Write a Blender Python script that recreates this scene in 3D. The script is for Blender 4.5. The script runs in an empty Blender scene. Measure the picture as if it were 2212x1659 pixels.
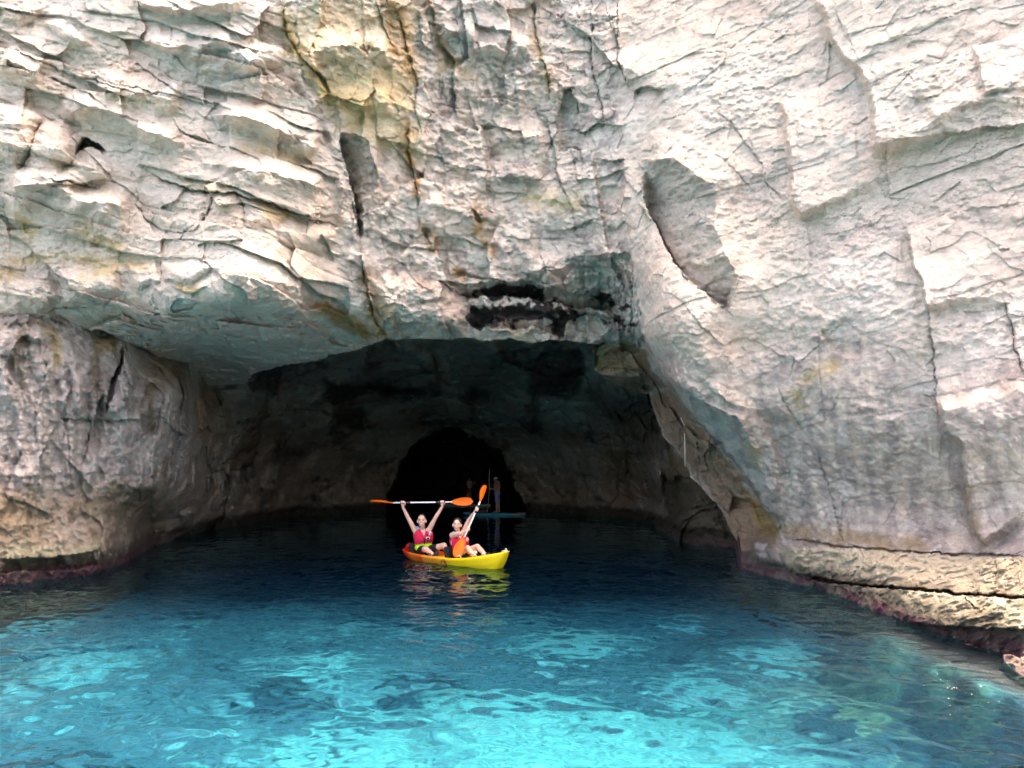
import bpy, bmesh, math, random
import numpy as np
from mathutils import Vector, Matrix

# ------------------------------------------------------------------ camera, sky, sun, exposure
sc = bpy.context.scene
COL = sc.collection
EYE = 1.8                       # eye height over the water, metres
PITCH = math.radians(6.6)
FPX, CU, CV = 1702.0, 1106.0, 829.5   # focal length and centre of the photograph at 2212 px width
cam = bpy.data.cameras.new('camera')
cam.sensor_width = 36.0
cam.lens = 36.0 * FPX / 2212.0
cam.clip_start, cam.clip_end = 0.05, 6000.0
cam_o = bpy.data.objects.new('camera', cam)
COL.objects.link(cam_o)
cam_o.location = (0, 0, EYE)
cam_o.rotation_euler = (math.pi / 2 + PITCH, 0, 0)
sc.camera = cam_o

TO_SUN = Vector((0.28, 0.17, 0.945)).normalized()
world = bpy.data.worlds.new('World')
sc.world = world
world.use_nodes = True
wnt = world.node_tree
sky = wnt.nodes.new('ShaderNodeTexSky')
sky.sky_type = 'NISHITA'
sky.sun_disc = False
sky.sun_elevation = math.asin(TO_SUN.z)
sky.sun_rotation = math.atan2(TO_SUN.x, TO_SUN.y)
sky.altitude = 0.0
sky.air_density = 0.6
sky.dust_density = 6.0
sky.ozone_density = 0.0
wnt.links.new(sky.outputs[0], wnt.nodes['Background'].inputs[0])
wnt.nodes['Background'].inputs[1].default_value = 0.15

sun = bpy.data.lights.new('sun', 'SUN')
sun.energy = 2.05
sun.angle = math.radians(0.53)
sun.color = (1.0, 0.95, 0.87)
sun.cycles.is_caustics_light = True
sun_o = bpy.data.objects.new('sun', sun)
COL.objects.link(sun_o)
sun_o.location = (10, 10, 60)
sun_o.rotation_euler = TO_SUN.to_track_quat('Z', 'Y').to_euler()

vs = sc.view_settings
vs.view_transform = 'Standard'
vs.look = 'None'
vs.gamma = 1.0
vs.use_curve_mapping = False
vs.exposure = 3.36
vs.use_white_balance = True          # the phone's white balance for open shade
vs.white_balance_temperature = 8500
vs.white_balance_tint = 19
sc.render.engine = 'CYCLES'
sc.cycles.use_denoising = True
sc.cycles.denoising_prefilter = 'FAST'
sc.cycles.max_bounces = 10
sc.cycles.diffuse_bounces = 7
sc.cycles.glossy_bounces = 4
sc.cycles.transmission_bounces = 6
sc.cycles.caustics_reflective = True
sc.cycles.caustics_refractive = True
sc.cycles.sample_clamp_indirect = 6.0

# ------------------------------------------------------------------ helpers
def ray(u, v):
    """direction per unit of forward distance Y for a pixel of the 2212-wide photograph"""
    xc = (np.asarray(u, float) - CU) / FPX
    yc = (CV - np.asarray(v, float)) / FPX
    dy = math.cos(PITCH) - yc * math.sin(PITCH)
    dz = math.sin(PITCH) + yc * math.cos(PITCH)
    return xc / dy, dz / dy

def at(u, v, Y):
    kx, kz = ray(u, v)
    return Vector((float(kx) * Y, Y, EYE + float(kz) * Y))

def on_plane(u, v, z=0.0):
    kx, kz = ray(u, v)
    Y = (z - EYE) / float(kz)
    return Vector((float(kx) * Y, Y, z))

_rng = np.random.default_rng(7)
_perm = _rng.permutation(256).astype(np.int32)
_perm = np.concatenate([_perm, _perm, _perm])
_g3 = _rng.normal(size=(256, 3)).astype(np.float32)
_g3 /= np.linalg.norm(_g3, axis=1, keepdims=True)

def perlin(x, y, z):
    x = np.asarray(x, np.float32); y = np.asarray(y, np.float32); z = np.asarray(z, np.float32)
    xi = np.floor(x); yi = np.floor(y); zi = np.floor(z)
    xf, yf, zf = x - xi, y - yi, z - zi
    xi = xi.astype(np.int32) & 255; yi = yi.astype(np.int32) & 255; zi = zi.astype(np.int32) & 255
    u = xf * xf * xf * (xf * (xf * 6 - 15) + 10)
    v = yf * yf * yf * (yf * (yf * 6 - 15) + 10)
    w = zf * zf * zf * (zf * (zf * 6 - 15) + 10)
    def c(dx, dy, dz):
        h = _perm[_perm[_perm[xi + dx] + yi + dy] + zi + dz] & 255
        g = _g3[h]
        return g[..., 0] * (xf - dx) + g[..., 1] * (yf - dy) + g[..., 2] * (zf - dz)
    x00 = c(0, 0, 0) * (1 - u) + c(1, 0, 0) * u
    x10 = c(0, 1, 0) * (1 - u) + c(1, 1, 0) * u
    x01 = c(0, 0, 1) * (1 - u) + c(1, 0, 1) * u
    x11 = c(0, 1, 1) * (1 - u) + c(1, 1, 1) * u
    return 1.5 * ((x00 * (1 - v) + x10 * v) * (1 - w) + (x01 * (1 - v) + x11 * v) * w)

def fbm(x, y, z, oct=4, gain=0.5, ridged=False):
    a, s, t = 1.0, 0.0, 0.0
    f = 1.0
    for i in range(oct):
        n = perlin(x * f + 13.1 * i, y * f + 7.7 * i, z * f + 3.3 * i)
        if ridged:
            n = 1 - 2 * np.abs(n)
        s = s + a * n
        t += a
        a *= gain
        f *= 2.03
    return s / t

def facets(x, y, z, seed):
    """broken rock: each cell is a tilted plane; returns plane offset and distance to the joint"""
    q = [np.asarray(a, np.float32) for a in (x, y, z)]
    b = [np.floor(a - .5) for a in q]
    d1 = np.full(x.shape, 9.0, np.float32); d2 = d1.copy()
    out = np.zeros(x.shape, np.float32)
    for i in (0, 1):
        for j in (0, 1):
            for k in (0, 1):
                ci = (b[0] + i).astype(np.int32) & 255; cj = (b[1] + j).astype(np.int32) & 255; ck = (b[2] + k).astype(np.int32) & 255
                h = _perm[_perm[_perm[ci] + cj] + ((ck + seed) & 255)]
                g = _g3[h]; g2 = _g3[_perm[h + 7]]
                r = [q[n] - (b[n] + (i, j, k)[n] + .5 + .42 * g2[..., n]) for n in range(3)]
                d = r[0] * r[0] + r[1] * r[1] + r[2] * r[2]
                val = g[..., 0] * r[0] + g[..., 2] * r[2] + .55 * g2[..., 1]
                near = d < d1
                d2 = np.where(near, d1, np.minimum(d2, d))
                out = np.where(near, val, out)
                d1 = np.where(near, d, d1)
    return out, np.sqrt(d2) - np.sqrt(d1)

def sstep(a, b, x):
    t = np.clip((x - a) / (b - a), 0, 1)
    return t * t * (3 - 2 * t)

def hash2(i, j, k=0):
    h = (np.asarray(i).astype(np.int64) * 73856093 ^ np.asarray(j).astype(np.int64) * 19349663 ^ (k * 83492791)) & 0xffffff
    h = (h * 1103515245 + 12345) & 0x7fffffff
    h = (h ^ (h >> 13)) * 1274126177 & 0x7fffffff
    return (h % 65536) / 65535.0

def tps(pts, U, V):
    """smooth surface through scattered (u, v, depth) marks"""
    P = np.array(pts, float)
    X = P[:, :2] / 1000.0
    n = len(X)
    def ker(r2):
        return 0.5 * r2 * np.log(r2 + 1e-9)
    A = np.zeros((n + 3, n + 3))
    d2 = ((X[:, None] - X[None]) ** 2).sum(-1)
    A[:n, :n] = ker(d2) + np.eye(n) * 2e-4
    A[:n, n] = 1; A[:n, n + 1:] = X
    A[n, :n] = 1; A[n + 1:, :n] = X.T
    b = np.concatenate([P[:, 2], np.zeros(3)])
    w = np.linalg.solve(A, b)
    uu, vv = U / 1000.0, V / 1000.0
    out = w[n] + w[n + 1] * uu + w[n + 2] * vv
    for k in range(n):
        out = out + w[k] * ker((uu - X[k, 0]) ** 2 + (vv - X[k, 1]) ** 2)
    return out

def seg_dist(line, U, V):
    """unsigned distance, side sign (+ = right of travel as seen in the picture) and end taper"""
    best = np.full(U.shape, 1e9)
    sgn = np.ones(U.shape)
    par = np.zeros(U.shape)
    L = np.array(line, float)
    lens = np.linalg.norm(np.diff(L, axis=0), axis=1)
    tot = lens.sum()
    acc = 0.0
    for (a, b, l) in zip(L[:-1], L[1:], lens):
        d = b - a
        t = np.clip(((U - a[0]) * d[0] + (V - a[1]) * d[1]) / (l * l + 1e-9), 0, 1)
        dx = U - (a[0] + t * d[0]); dy = V - (a[1] + t * d[1])
        r = np.hypot(dx, dy)
        m = r < best
        best = np.where(m, r, best)
        sgn = np.where(m, np.sign(d[0] * dy - d[1] * dx), sgn)
        par = np.where(m, (acc + t * l) / tot, par)
        acc += l
    return best, sgn, par

def inside(poly, U, V):
    P = np.array(poly, float)
    c = np.zeros(U.shape, bool)
    j = len(P) - 1
    for i in range(len(P)):
        a, b = P[i], P[j]
        if a[1] != b[1]:
            cond = (a[1] > V) != (b[1] > V)
            c ^= cond & (U < (b[0] - a[0]) * (V - a[1]) / (b[1] - a[1]) + a[0])
        j = i
    return c

class Sheet:
    """grid of rays with a depth for each; features are added in metres of depth"""
    def __init__(self, us, vs_):
        self.us, self.vs = us, vs_
        self.U, self.V = np.meshgrid(us, vs_)
        # the traced lines are wobbled so that no edge runs dead straight
        n = self.U.shape
        self.wu = self.U + 5.0 * perlin(self.U / 47, self.V / 47, 0 * self.U + .3) + 3.6 * perlin(self.U / 15, self.V / 15, 0 * self.U + 5.3) + 1.6 * perlin(self.U / 6, self.V / 6, 0 * self.U + 1.3)
        self.wv = self.V + 5.0 * perlin(self.U / 47, self.V / 47, 0 * self.U + 9.3) + 3.6 * perlin(self.U / 15, self.V / 15, 0 * self.U + 7.3) + 1.6 * perlin(self.U / 6, self.V / 6, 0 * self.U + 2.3)
        self.H = np.zeros(n)
        self.C = np.zeros(n + (3,))
        self.P = np.zeros(n)                 # how pitted the rock is
    def box(self, pts, pad):
        P = np.array(pts, float)
        i0, i1 = np.searchsorted(self.us, [P[:, 0].min() - pad, P[:, 0].max() + pad])
        j0, j1 = np.searchsorted(self.vs, [P[:, 1].min() - pad, P[:, 1].max() + pad])
        return (slice(j0, j1), slice(i0, i1))
    def crack(self, line, depth=0.3, width=3.0):
        s = self.box(line, width * 5)
        d, g, t = seg_dist(line, self.wu[s], self.wv[s])
        taper = np.clip(np.minimum(t, 1 - t) * 8, 0.15, 1)
        jit = 0.25 + 1.5 * np.abs(perlin(self.U[s] / 31, self.V[s] / 31, 0 * d + 2.2))
        e = d / (width * .5 * jit)
        self.H[s] += depth * .33 * taper * np.exp(-e ** 1.4)
        self.H[s] += depth * .16 * taper * g * np.exp(-d / 26.0)      # one lip stands a little proud
    def step(self, line, amp, w, ramp=1.5):
        """right-hand side of the travelled line sinks back by amp and recovers over w pixels"""
        s = self.box(line, w * 3 + ramp)
        d, g, t = seg_dist(line, self.wu[s], self.wv[s])
        sd = d * g
        taper = sstep(0, 0.1, t) * sstep(0, 0.1, 1 - t)
        self.H[s] += amp * taper * sstep(-ramp, ramp, sd) * np.exp(-np.maximum(sd, 0) / w)
    def strip(self, T, B, aT, aB, soft=2.0):
        """band between two traced lines, its depth going from aT to aB (overhanging undersides)"""
        poly = list(T) + list(B)[::-1]
        s = self.box(poly, 12)
        U, V = self.wu[s], self.wv[s]
        m = inside(poly, U, V)
        dT, _, _ = seg_dist(T, U, V)
        dB, _, _ = seg_dist(B, U, V)
        t = dT / (dT + dB + 1e-6)
        dl, _, _ = seg_dist([T[0], B[0]], U, V)
        dr, _, _ = seg_dist([T[-1], B[-1]], U, V)
        e = np.clip(np.minimum(dl, dr) / 14.0, 0, 1)
        self.H[s] += m * e * (aT + (aB - aT) * t)
    def bed(self, T, B, amp, h=70.0):
        """a bed that swells outward down to its lower edge T, then turns under and returns to the wall at B"""
        poly = list(T) + list(B)[::-1]
        s = self.box(poly, h + 12)
        U, V = self.wu[s], self.wv[s]
        dT, g, par = seg_dist(T, U, V)
        dB, _, _ = seg_dist(B, U, V)
        jag = 1 + .35 * perlin(U / 37, V / 37, 0 * U + 6.1)
        hh = h * (.7 + .6 * np.abs(perlin(U / 90, V / 90, 0 * U + 2.9)))
        ends = sstep(0, .14, par) * sstep(0, .14, 1 - par)
        above = (g <= 0) * np.clip(1 - dT / hh, 0, 1) ** 1.1
        m = inside(poly, U, V)
        under = m * (1 - (dT / (dT + dB + 1e-6)) ** .8)
        self.H[s] -= amp * jag * np.where(m, under * np.clip(ends + .25, 0, 1), above * ends * ~m)
    def pillow(self, poly, amp, w=16.0, tilt=(0, 0)):
        """rounded block standing proud by amp"""
        s = self.box(poly, 6)
        U, V = self.wu[s], self.wv[s]
        m = inside(poly, U, V)
        d, _, _ = seg_dist(list(poly) + [poly[0]], U, V)
        c = np.mean(np.array(poly, float), 0)
        pl = tilt[0] * (U - c[0]) + tilt[1] * (V - c[1])
        self.H[s] += m * (-amp * (1 - np.exp(-d / w)) + pl * np.clip(d / 6, 0, 1))
    def tint(self, poly, rgb, k=1.0, soft=18.0, nz=0.5, sc_=40.0, seed=0.0):
        s = self.box(poly, soft * 2)
        U, V = self.wu[s], self.wv[s]
        m = inside(poly, U, V)
        d, _, _ = seg_dist(list(poly) + [poly[0]], U, V)
        sd = np.where(m, d, -d)
        n = fbm(U / sc_, V / sc_, 0 * U + 4.4 + seed, 4)
        a = k * sstep(-soft, soft, sd + nz * soft * 3 * n)
        self.C[s] = self.C[s] * (1 - a[..., None]) + np.array(rgb) * a[..., None]
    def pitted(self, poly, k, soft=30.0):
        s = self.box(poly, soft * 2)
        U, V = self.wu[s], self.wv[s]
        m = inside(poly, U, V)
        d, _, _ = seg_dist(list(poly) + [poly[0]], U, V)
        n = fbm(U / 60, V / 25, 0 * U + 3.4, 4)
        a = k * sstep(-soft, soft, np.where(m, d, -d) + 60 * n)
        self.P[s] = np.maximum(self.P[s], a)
    def stain(self, line, rgb, r=10.0, k=0.8, seed=0.0):
        s = self.box(line, r * 3)
        U, V = self.wu[s], self.wv[s]
        d, _, t = seg_dist(line, U, V)
        n = fbm(U / 18.0, V / 30.0, 0 * U + 8.1 + seed, 4)
        a = min(1, k * 1.2) * np.exp(-(d / (r * 1.35)) ** 2) * np.clip(0.75 + 1.6 * n, 0, 1)
        self.C[s] = self.C[s] * (1 - a[..., None]) + np.array(rgb) * a[..., None]

def pts(s, ox, oy, k):
    """'x,y x,y' in an enlarged crop -> pixels of the 2212-wide photograph"""
    return [(ox + float(a.split(',')[0]) * k, oy + float(a.split(',')[1]) * k) for a in s.split()]
def c1(s): return pts(s, 0, 0, 1 / 3)
def c2(s): return pts(s, 650.6, 0, 1 / 3)
def c3(s): return pts(s, 1301.2, 0, .4118)
def c4(s): return pts(s, 0, 542.2, .4167)
def c5(s): return pts(s, 704.8, 542.2, .3432)
def c6(s): return pts(s, 1301.2, 650.6, .4118)
def c7(s): return pts(s, 1626.6, 1084.4, .2647)      # right-hand ledges
def c8(s): return pts(s, 0, 677.7, .3594)            # left pillar
def pp(s): return pts(s, 0, 0, 1.0)

def lines(a, b, step):
    return list(np.arange(a, b + step * .5, step))
def grow(start, end, s0, k):
    out = [start]; s = s0
    sg = 1 if end > start else -1
    while (end - out[-1]) * sg > 0:
        out.append(out[-1] + sg * s); s *= k
    return out[1:]

def mesh_from(name, verts, faces, smooth=True, cols=None, mat=None, parent=None):
    me = bpy.data.meshes.new(name)
    verts = np.asarray(verts, np.float32); faces = np.asarray(faces, np.int32)
    me.vertices.add(len(verts)); me.vertices.foreach_set('co', verts.ravel())
    k = faces.shape[1]
    me.loops.add(faces.size); me.loops.foreach_set('vertex_index', faces.ravel())
    me.polygons.add(len(faces)); me.polygons.foreach_set('loop_start', np.arange(0, faces.size, k, dtype=np.int32))
    me.update(calc_edges=True)
    me.polygons.foreach_set('use_smooth', np.full(len(faces), smooth))
    if cols is not None:
        at_ = me.attributes.new('rock_colour', 'FLOAT_COLOR', 'POINT')
        cols = np.asarray(cols); c = np.zeros((len(verts), 4), np.float32); c[:, :cols.shape[1]] = cols
        at_.data.foreach_set('color', c.ravel())
    o = bpy.data.objects.new(name, me)
    COL.objects.link(o)
    if mat: me.materials.append(mat)
    if parent: o.parent = parent
    return o

# ------------------------------------------------------------------ material helpers
def new_mat(name):
    m = bpy.data.materials.new(name); m.use_nodes = True
    nt = m.node_tree
    return m, nt, nt.nodes['Principled BSDF']

def N(nt, t, **kw):
    n = nt.nodes.new(t)
    for k, v in kw.items():
        if k.startswith('i_'):
            n.inputs[k[2:].replace('_', ' ')].default_value = v
        else:
            setattr(n, k, v)
    return n

def rock_material(name, bump=0.6, speck=.5):
    m, nt, b = new_mat(name)
    ln = nt.links.new
    def rng(src, a0, a1, b0, b1):
        r = N(nt, 'ShaderNodeMapRange')
        for i, v in enumerate((a0, a1, b0, b1)): r.inputs[i + 1].default_value = v
        ln(src, r.inputs[0]); return r.outputs[0]
    def math_(op, x, y, z=None):
        n = N(nt, 'ShaderNodeMath', operation=op)
        for i, v in enumerate((x, y, z)):
            if v is None: continue
            if isinstance(v, (int, float)): n.inputs[i].default_value = v
            else: ln(v, n.inputs[i])
        return n.outputs[0]
    tc = N(nt, 'ShaderNodeTexCoord')
    a = N(nt, 'ShaderNodeAttribute', attribute_name='rock_colour')
    mp = N(nt, 'ShaderNodeMapping'); mp.inputs['Scale'].default_value = (1, 1, 2.0)
    ln(tc.outputs['Object'], mp.inputs[0])
    n1 = N(nt, 'ShaderNodeTexNoise', i_Scale=6.0, i_Detail=9.0, i_Roughness=0.76)
    n2 = N(nt, 'ShaderNodeTexNoise', i_Scale=22.0, i_Detail=6.0, i_Roughness=0.75)
    n3 = N(nt, 'ShaderNodeTexNoise', i_Scale=2.2, i_Detail=6.0, i_Roughness=0.6)
    v1 = N(nt, 'ShaderNodeTexVoronoi', i_Scale=11.0)
    v2 = N(nt, 'ShaderNodeTexVoronoi', i_Scale=24.0)
    for n in (n1, n2, n3, v1, v2): ln(mp.outputs[0], n.inputs['Vector'])
    tone = math_('MULTIPLY', rng(n1.outputs[0], .34, .66, .80, 1.22), rng(n2.outputs[0], .34, .60, .80, 1.06))
    # grey weathering crust in fine speckles, denser in patches
    sp = math_('MULTIPLY', rng(n2.outputs[0], .50, .60, 0, 1), rng(n3.outputs[0], .42, .62, 0, speck))
    # pores: dark mineral tone plus the holes' inner shade, multiplied into the colour
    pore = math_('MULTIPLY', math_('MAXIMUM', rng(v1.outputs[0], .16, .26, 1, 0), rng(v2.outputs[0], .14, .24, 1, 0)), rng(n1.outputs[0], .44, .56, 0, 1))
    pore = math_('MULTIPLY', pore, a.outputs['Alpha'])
    mx = N(nt, 'ShaderNodeMix', data_type='RGBA', blend_type='MULTIPLY'); mx.inputs[0].default_value = 1
    ln(a.outputs['Color'], mx.inputs[6]); ln(tone, mx.inputs[7])
    m2 = N(nt, 'ShaderNodeMix', data_type='RGBA', blend_type='MULTIPLY')
    ln(sp, m2.inputs[0]); ln(mx.outputs[2], m2.inputs[6]); m2.inputs[7].default_value = (.56, .55, .54, 1)
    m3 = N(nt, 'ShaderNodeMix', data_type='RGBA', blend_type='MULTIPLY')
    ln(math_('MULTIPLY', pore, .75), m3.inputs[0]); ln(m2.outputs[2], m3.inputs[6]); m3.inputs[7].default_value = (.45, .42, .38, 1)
    ln(m3.outputs[2], b.inputs['Base Color'])
    b.inputs['Roughness'].default_value = 0.92
    b.inputs['Specular IOR Level'].default_value = 0.2
    h = math_('MULTIPLY_ADD', n1.outputs[0], 1.7, math_('MULTIPLY', n2.outputs[0], .55))
    h = math_('SUBTRACT', h, math_('MULTIPLY', pore, 1.2))
    bp = N(nt, 'ShaderNodeBump'); bp.inputs['Strength'].default_value = bump; bp.inputs['Distance'].default_value = 0.09
    ln(h, bp.inputs['Height']); ln(bp.outputs[0], b.inputs['Normal'])
    return m

def kind(o, k): o['kind'] = k; return o

# ------------------------------------------------------------------ the cliff: front face, lip of the cave, right-hand buttress
US = grow(-24, -1500, 5, 1.16)[::-1] + lines(-24, 2236, 2.0) + grow(2236, 3600, 5, 1.16)
VS = grow(-24, -620, 5, 1.12)[::-1] + lines(-24, 1470, 2.0) + grow(1470, 3400, 5, 1.16)
O = Sheet(np.array(US), np.array(VS))
OP = [  # (u, v, metres): slab and left block
    (-1500, -600, 10.5), (-1500, 0, 10), (-1500, 700, 10), (-700, -600, 14), (-700, 0, 12.6), (-700, 350, 12.4), (-700, 700, 12.6),
    (-250, -500, 14.4), (-250, -150, 14.2), (-250, 300, 13.4), (-250, 690, 13.6),
    (0, -500, 14.2), (0, -200, 14.2), (0, 0, 14.2), (0, 200, 13.9), (0, 420, 13.9), (0, 560, 14.3), (0, 680, 14.4), (110, 690, 14.8),
    (350, -500, 14.3), (350, -180, 14.4), (350, 0, 14.3), (350, 250, 14.1), (350, 430, 14.2), (350, 560, 14.2), (375, 672, 14.0),
    (196, 706, 15.2), (500, 682, 14.3), (625, 682, 14.7), (417, 790, 20.2), (454, 828, 23), (529, 828, 23), (540, 806, 21.3), (688, 773, 18.8), (308, 760, 17.4),
    (780, 748, 17.4),
    (700, -500, 14.6), (700, -150, 14.4), (690, 0, 14.6), (690, 250, 14.6), (690, 430, 14.6), (700, 560, 15.0), (690, 640, 15.0), (790, 690, 16.0), (825, 735, 16.6),
    (1000, -500, 15.4), (1000, -150, 15.4), (1000, 0, 15.4), (1000, 250, 16.1), (1000, 480, 16.0), (1000, 620, 16.2), (1000, 730, 16.6), (880, 730, 16.6),
    (1200, 600, 16.5), (1200, 735, 17.2), (1290, 742, 17.8), (1230, 300, 16.0), (1300, 600, 16.8), (1330, 700, 17.4),
    (1300, -500, 15.8), (1300, -150, 15.8), (1310, 0, 15.9), (1310, 250, 15.5),
    # ledge and rib behind the buttress
    (1290, 790, 18.0), (1340, 835, 18.2), (1400, 848, 18.2),
    # buttress
    (1400, 150, 15.0), (1390, 420, 14.6), (1395, 600, 14.3), (1400, 720, 14.4), (1460, 830, 14.4), (1520, 910, 14.5), (1610, 1010, 14.6), (1690, 1160, 14.3),
    (1600, -500, 15.2), (1600, -150, 14.5), (1600, 0, 14.4), (1600, 250, 13.6), (1600, 500, 13.2), (1600, 750, 13.1), (1680, 950, 13.4),
    (1850, -500, 13.0), (1850, -150, 12.4), (1850, 0, 12.6), (1850, 300, 12.3), (1850, 600, 11.8), (1850, 900, 11.8), (1850, 1160, 12.6),
    (2212, -500, 10.9), (2212, -150, 10.8), (2212, 0, 11.0), (2212, 300, 10.6), (2212, 600, 10.3), (2212, 900, 9.9), (2212, 1190, 9.9),
    (2060, 1180, 11.2), (1950, 1170, 11.8),
    (1700, 1200, 13.9), (1760, 1255, 13.2), (1850, 1290, 11.7), (2000, 1340, 9.6), (2212, 1260, 9.0), (2212, 1330, 8.3), (2212, 1430, 7.6), (2000, 1240, 10.7),
    (2600, -500, 9.6), (2600, 0, 9.6), (2600, 600, 8.2), (2600, 1200, 7.4), (2600, 1500, 6.0), (3600, 0, 7.0), (3600, 800, 5.6), (3600, 1600, 4.0), (3600, -600, 7.2),
]
O.H = tps(OP, O.U, O.V)
O.H = np.maximum(O.H, 3.5)
baseY = O.H.copy()
KX, KZ = ray(O.U, O.V)
X0, Z0 = KX * baseY, EYE + KZ * baseY
uw, vw = O.wu, O.wv
# regions: left beds, middle columns, right buttress
sil = np.interp(O.V, [-600, 0, 300, 420, 600, 700, 790, 900, 1010, 1170, 1200], [1325, 1335, 1345, 1350, 1365, 1385, 1420, 1500, 1600, 1690, 1560])
split = np.interp(O.V, [-600, 0, 180, 300, 480, 560, 640, 740], [600, 612, 640, 715, 740, 745, 775, 830])
wR = sstep(-12, 14, uw - sil)
wL = 1 - sstep(-12, 12, uw - split)
wM = np.clip(1 - wR - wL, 0, 1)
under = inside(pp('190,712 267,684 375,675 500,684 625,684 688,713 804,746 820,742 750,762 688,778 560,806 530,834 450,834 417,796 308,766 267,738'), uw, vw)

def irregular(q, k, seed, lo, hi):
    r = np.random.default_rng(seed)
    e = np.cumsum(r.uniform(lo, hi, 600)) - 60
    i = np.searchsorted(e, q.ravel()).reshape(q.shape)
    i = np.clip(i, 1, 599)
    d0, d1 = q - e[i - 1], e[i] - q
    return i, d0, d1

def blocks(q, s, seed, qlo, qhi, slo, shi, amp, notch, nw):
    """broken beds: every block of every bed has its own stand-out, with notched joints"""
    i, a0, a1 = irregular(q, 1, seed, qlo, qhi)
    off = hash2(i, 0 * i, seed) * 7.0
    j, b0, b1 = irregular(s + off, 1, seed + 1, slo, shi)
    r = hash2(i, j, seed + 2) - 0.5
    h = amp * 2 * r
    h = h + notch * np.exp(-np.minimum(a0, a1) / nw) * (0.4 + hash2(i, 0 * i, seed + 5)) + .6 * notch * np.exp(-np.minimum(b0, b1) / nw) * (hash2(i, j, seed + 7) > .45)
    return h, i, j

w1 = 0.22 * fbm(X0 / 2.1, baseY / 2.1, Z0 / 1.4, 4)
w2 = 0.22 * fbm(X0 / 1.7 + 31, baseY / 2.1, Z0 / 1.7, 4)
ZL = Z0 + .27 * X0
hl, il, jl = blocks(ZL + 1.3 * w1, X0 + w2, 11, .28, .95, .8, 2.6, .15, .02, .02)
hl2, _, _ = blocks(ZL + 1.8 * w1, X0 + 2.5 * w2, 21, .09, .34, .3, 1.2, .04, .008, .012)
fl1, el1 = facets(X0 / 1.7 + 2 * w1, baseY / 1.7, ZL / .75 + 2 * w2, 3)
fl2, el2 = facets(X0 / .55 + 2 * w2, baseY / .55, ZL / .24 + 2 * w1, 9)
# middle: upright columns broken across
XM = X0 + .10 * Z0
hm, _, _ = blocks(XM + 1.5 * w1, Z0 + 1.6 * w2 + .1 * X0, 31, .5, 1.35, .5, 1.6, .12, .02, .02)
fm1, em1 = facets(XM / .95 + 1.5 * w1, baseY / 1.2, Z0 / 1.15 + 1.5 * w2, 17)
fm2, em2 = facets(XM / .36 + 2 * w2, baseY / .4, Z0 / .28 + 2 * w1, 23)
# right: smooth wall, faint bedding rising to the right, a few upright joints
SR = X0 - .45 * baseY
hr, _, _ = blocks(Z0 - .16 * SR + 1.2 * w1, SR + w2, 51, .35, 1.5, 1.6, 4.0, .035, .008, .016)
hr2, _, _ = blocks(Z0 - .17 * SR + 1.2 * w1, SR + 2 * w2, 61, .08, .3, .5, 2.2, .010, .004, .01)
fr1, er1 = facets(SR / 2.4 + w1, baseY / 2.4, (Z0 + .5 * SR) / 1.9 + w2, 37)
fr2, er2 = facets(SR / .5 + 2 * w1, baseY / .5, (Z0 - .16 * SR) / .3 + 2 * w2, 41)
big = fbm(X0 / 2.6, baseY / 2.6, Z0 / 2.2, 4)
mid_ = fbm(X0 / .7, baseY / .7, Z0 / .55, 4)
rid = fbm(X0 / .42, baseY / .42, Z0 / .30, 4, ridged=True)
fin = fbm(X0 / .14, baseY / .14, Z0 / .10, 4)
thin = fbm(X0 / .35, baseY / .35, Z0 / .07 + .27 * X0 / .07, 3)
cr1 = fbm(X0 / .16 + 4, baseY / .16, Z0 / .11, 3, ridged=True)
cnA = fbm(X0 / 1.1 + 50, baseY / 1.1, Z0 / 1.1, 3)
lowR = sstep(1.0, 4.0, 5.2 - Z0) * wR
H = np.zeros_like(baseY)
rough = .35 + 1.0 * sstep(-.25, .3, fbm(X0 / 1.6 + 70, baseY / 1.6, Z0 / 1.1, 4))
rid = rid * rough; cr1 = cr1 * rough; fin = fin * rough
damp = np.where(under, .12, 1.0)
j1 = lambda e, w: np.exp(-e / w)
gate = sstep(-.15, .25, cnA)
H += damp * wL * (.9 * hl + .6 * hl2 + .30 * fl1 + .035 * fl2 + 0 + .30 * big + .07 * mid_ - .055 * rid + .045 * fin - .03 * cr1 + .02 * thin)
H += damp * wM * (.8 * hm + .30 * fm1 + .07 * fm2 + 0 + .30 * big + .12 * mid_ - .10 * rid + .06 * fin - .04 * cr1)
flute = fbm(SR / .35 + .25 * Z0, 0 * Z0 + 3.1, Z0 / 2.4, 4)
H += wR * (hr + hr2 + .035 * fr1 + .030 * fr2  + .30 * big + .08 * mid_ - .048 * rid + .045 * fin - .022 * cr1 + lowR * .10 * flute)
fu, _ = facets(X0 / 1.4 + w1, baseY / 2.2, Z0 / .5 + w2, 5)
H += np.where(under, .30 * thin + .4 * mid_ - .15 * rid + .32 * fu + .12 * fin, 0)
O.H += H

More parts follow.
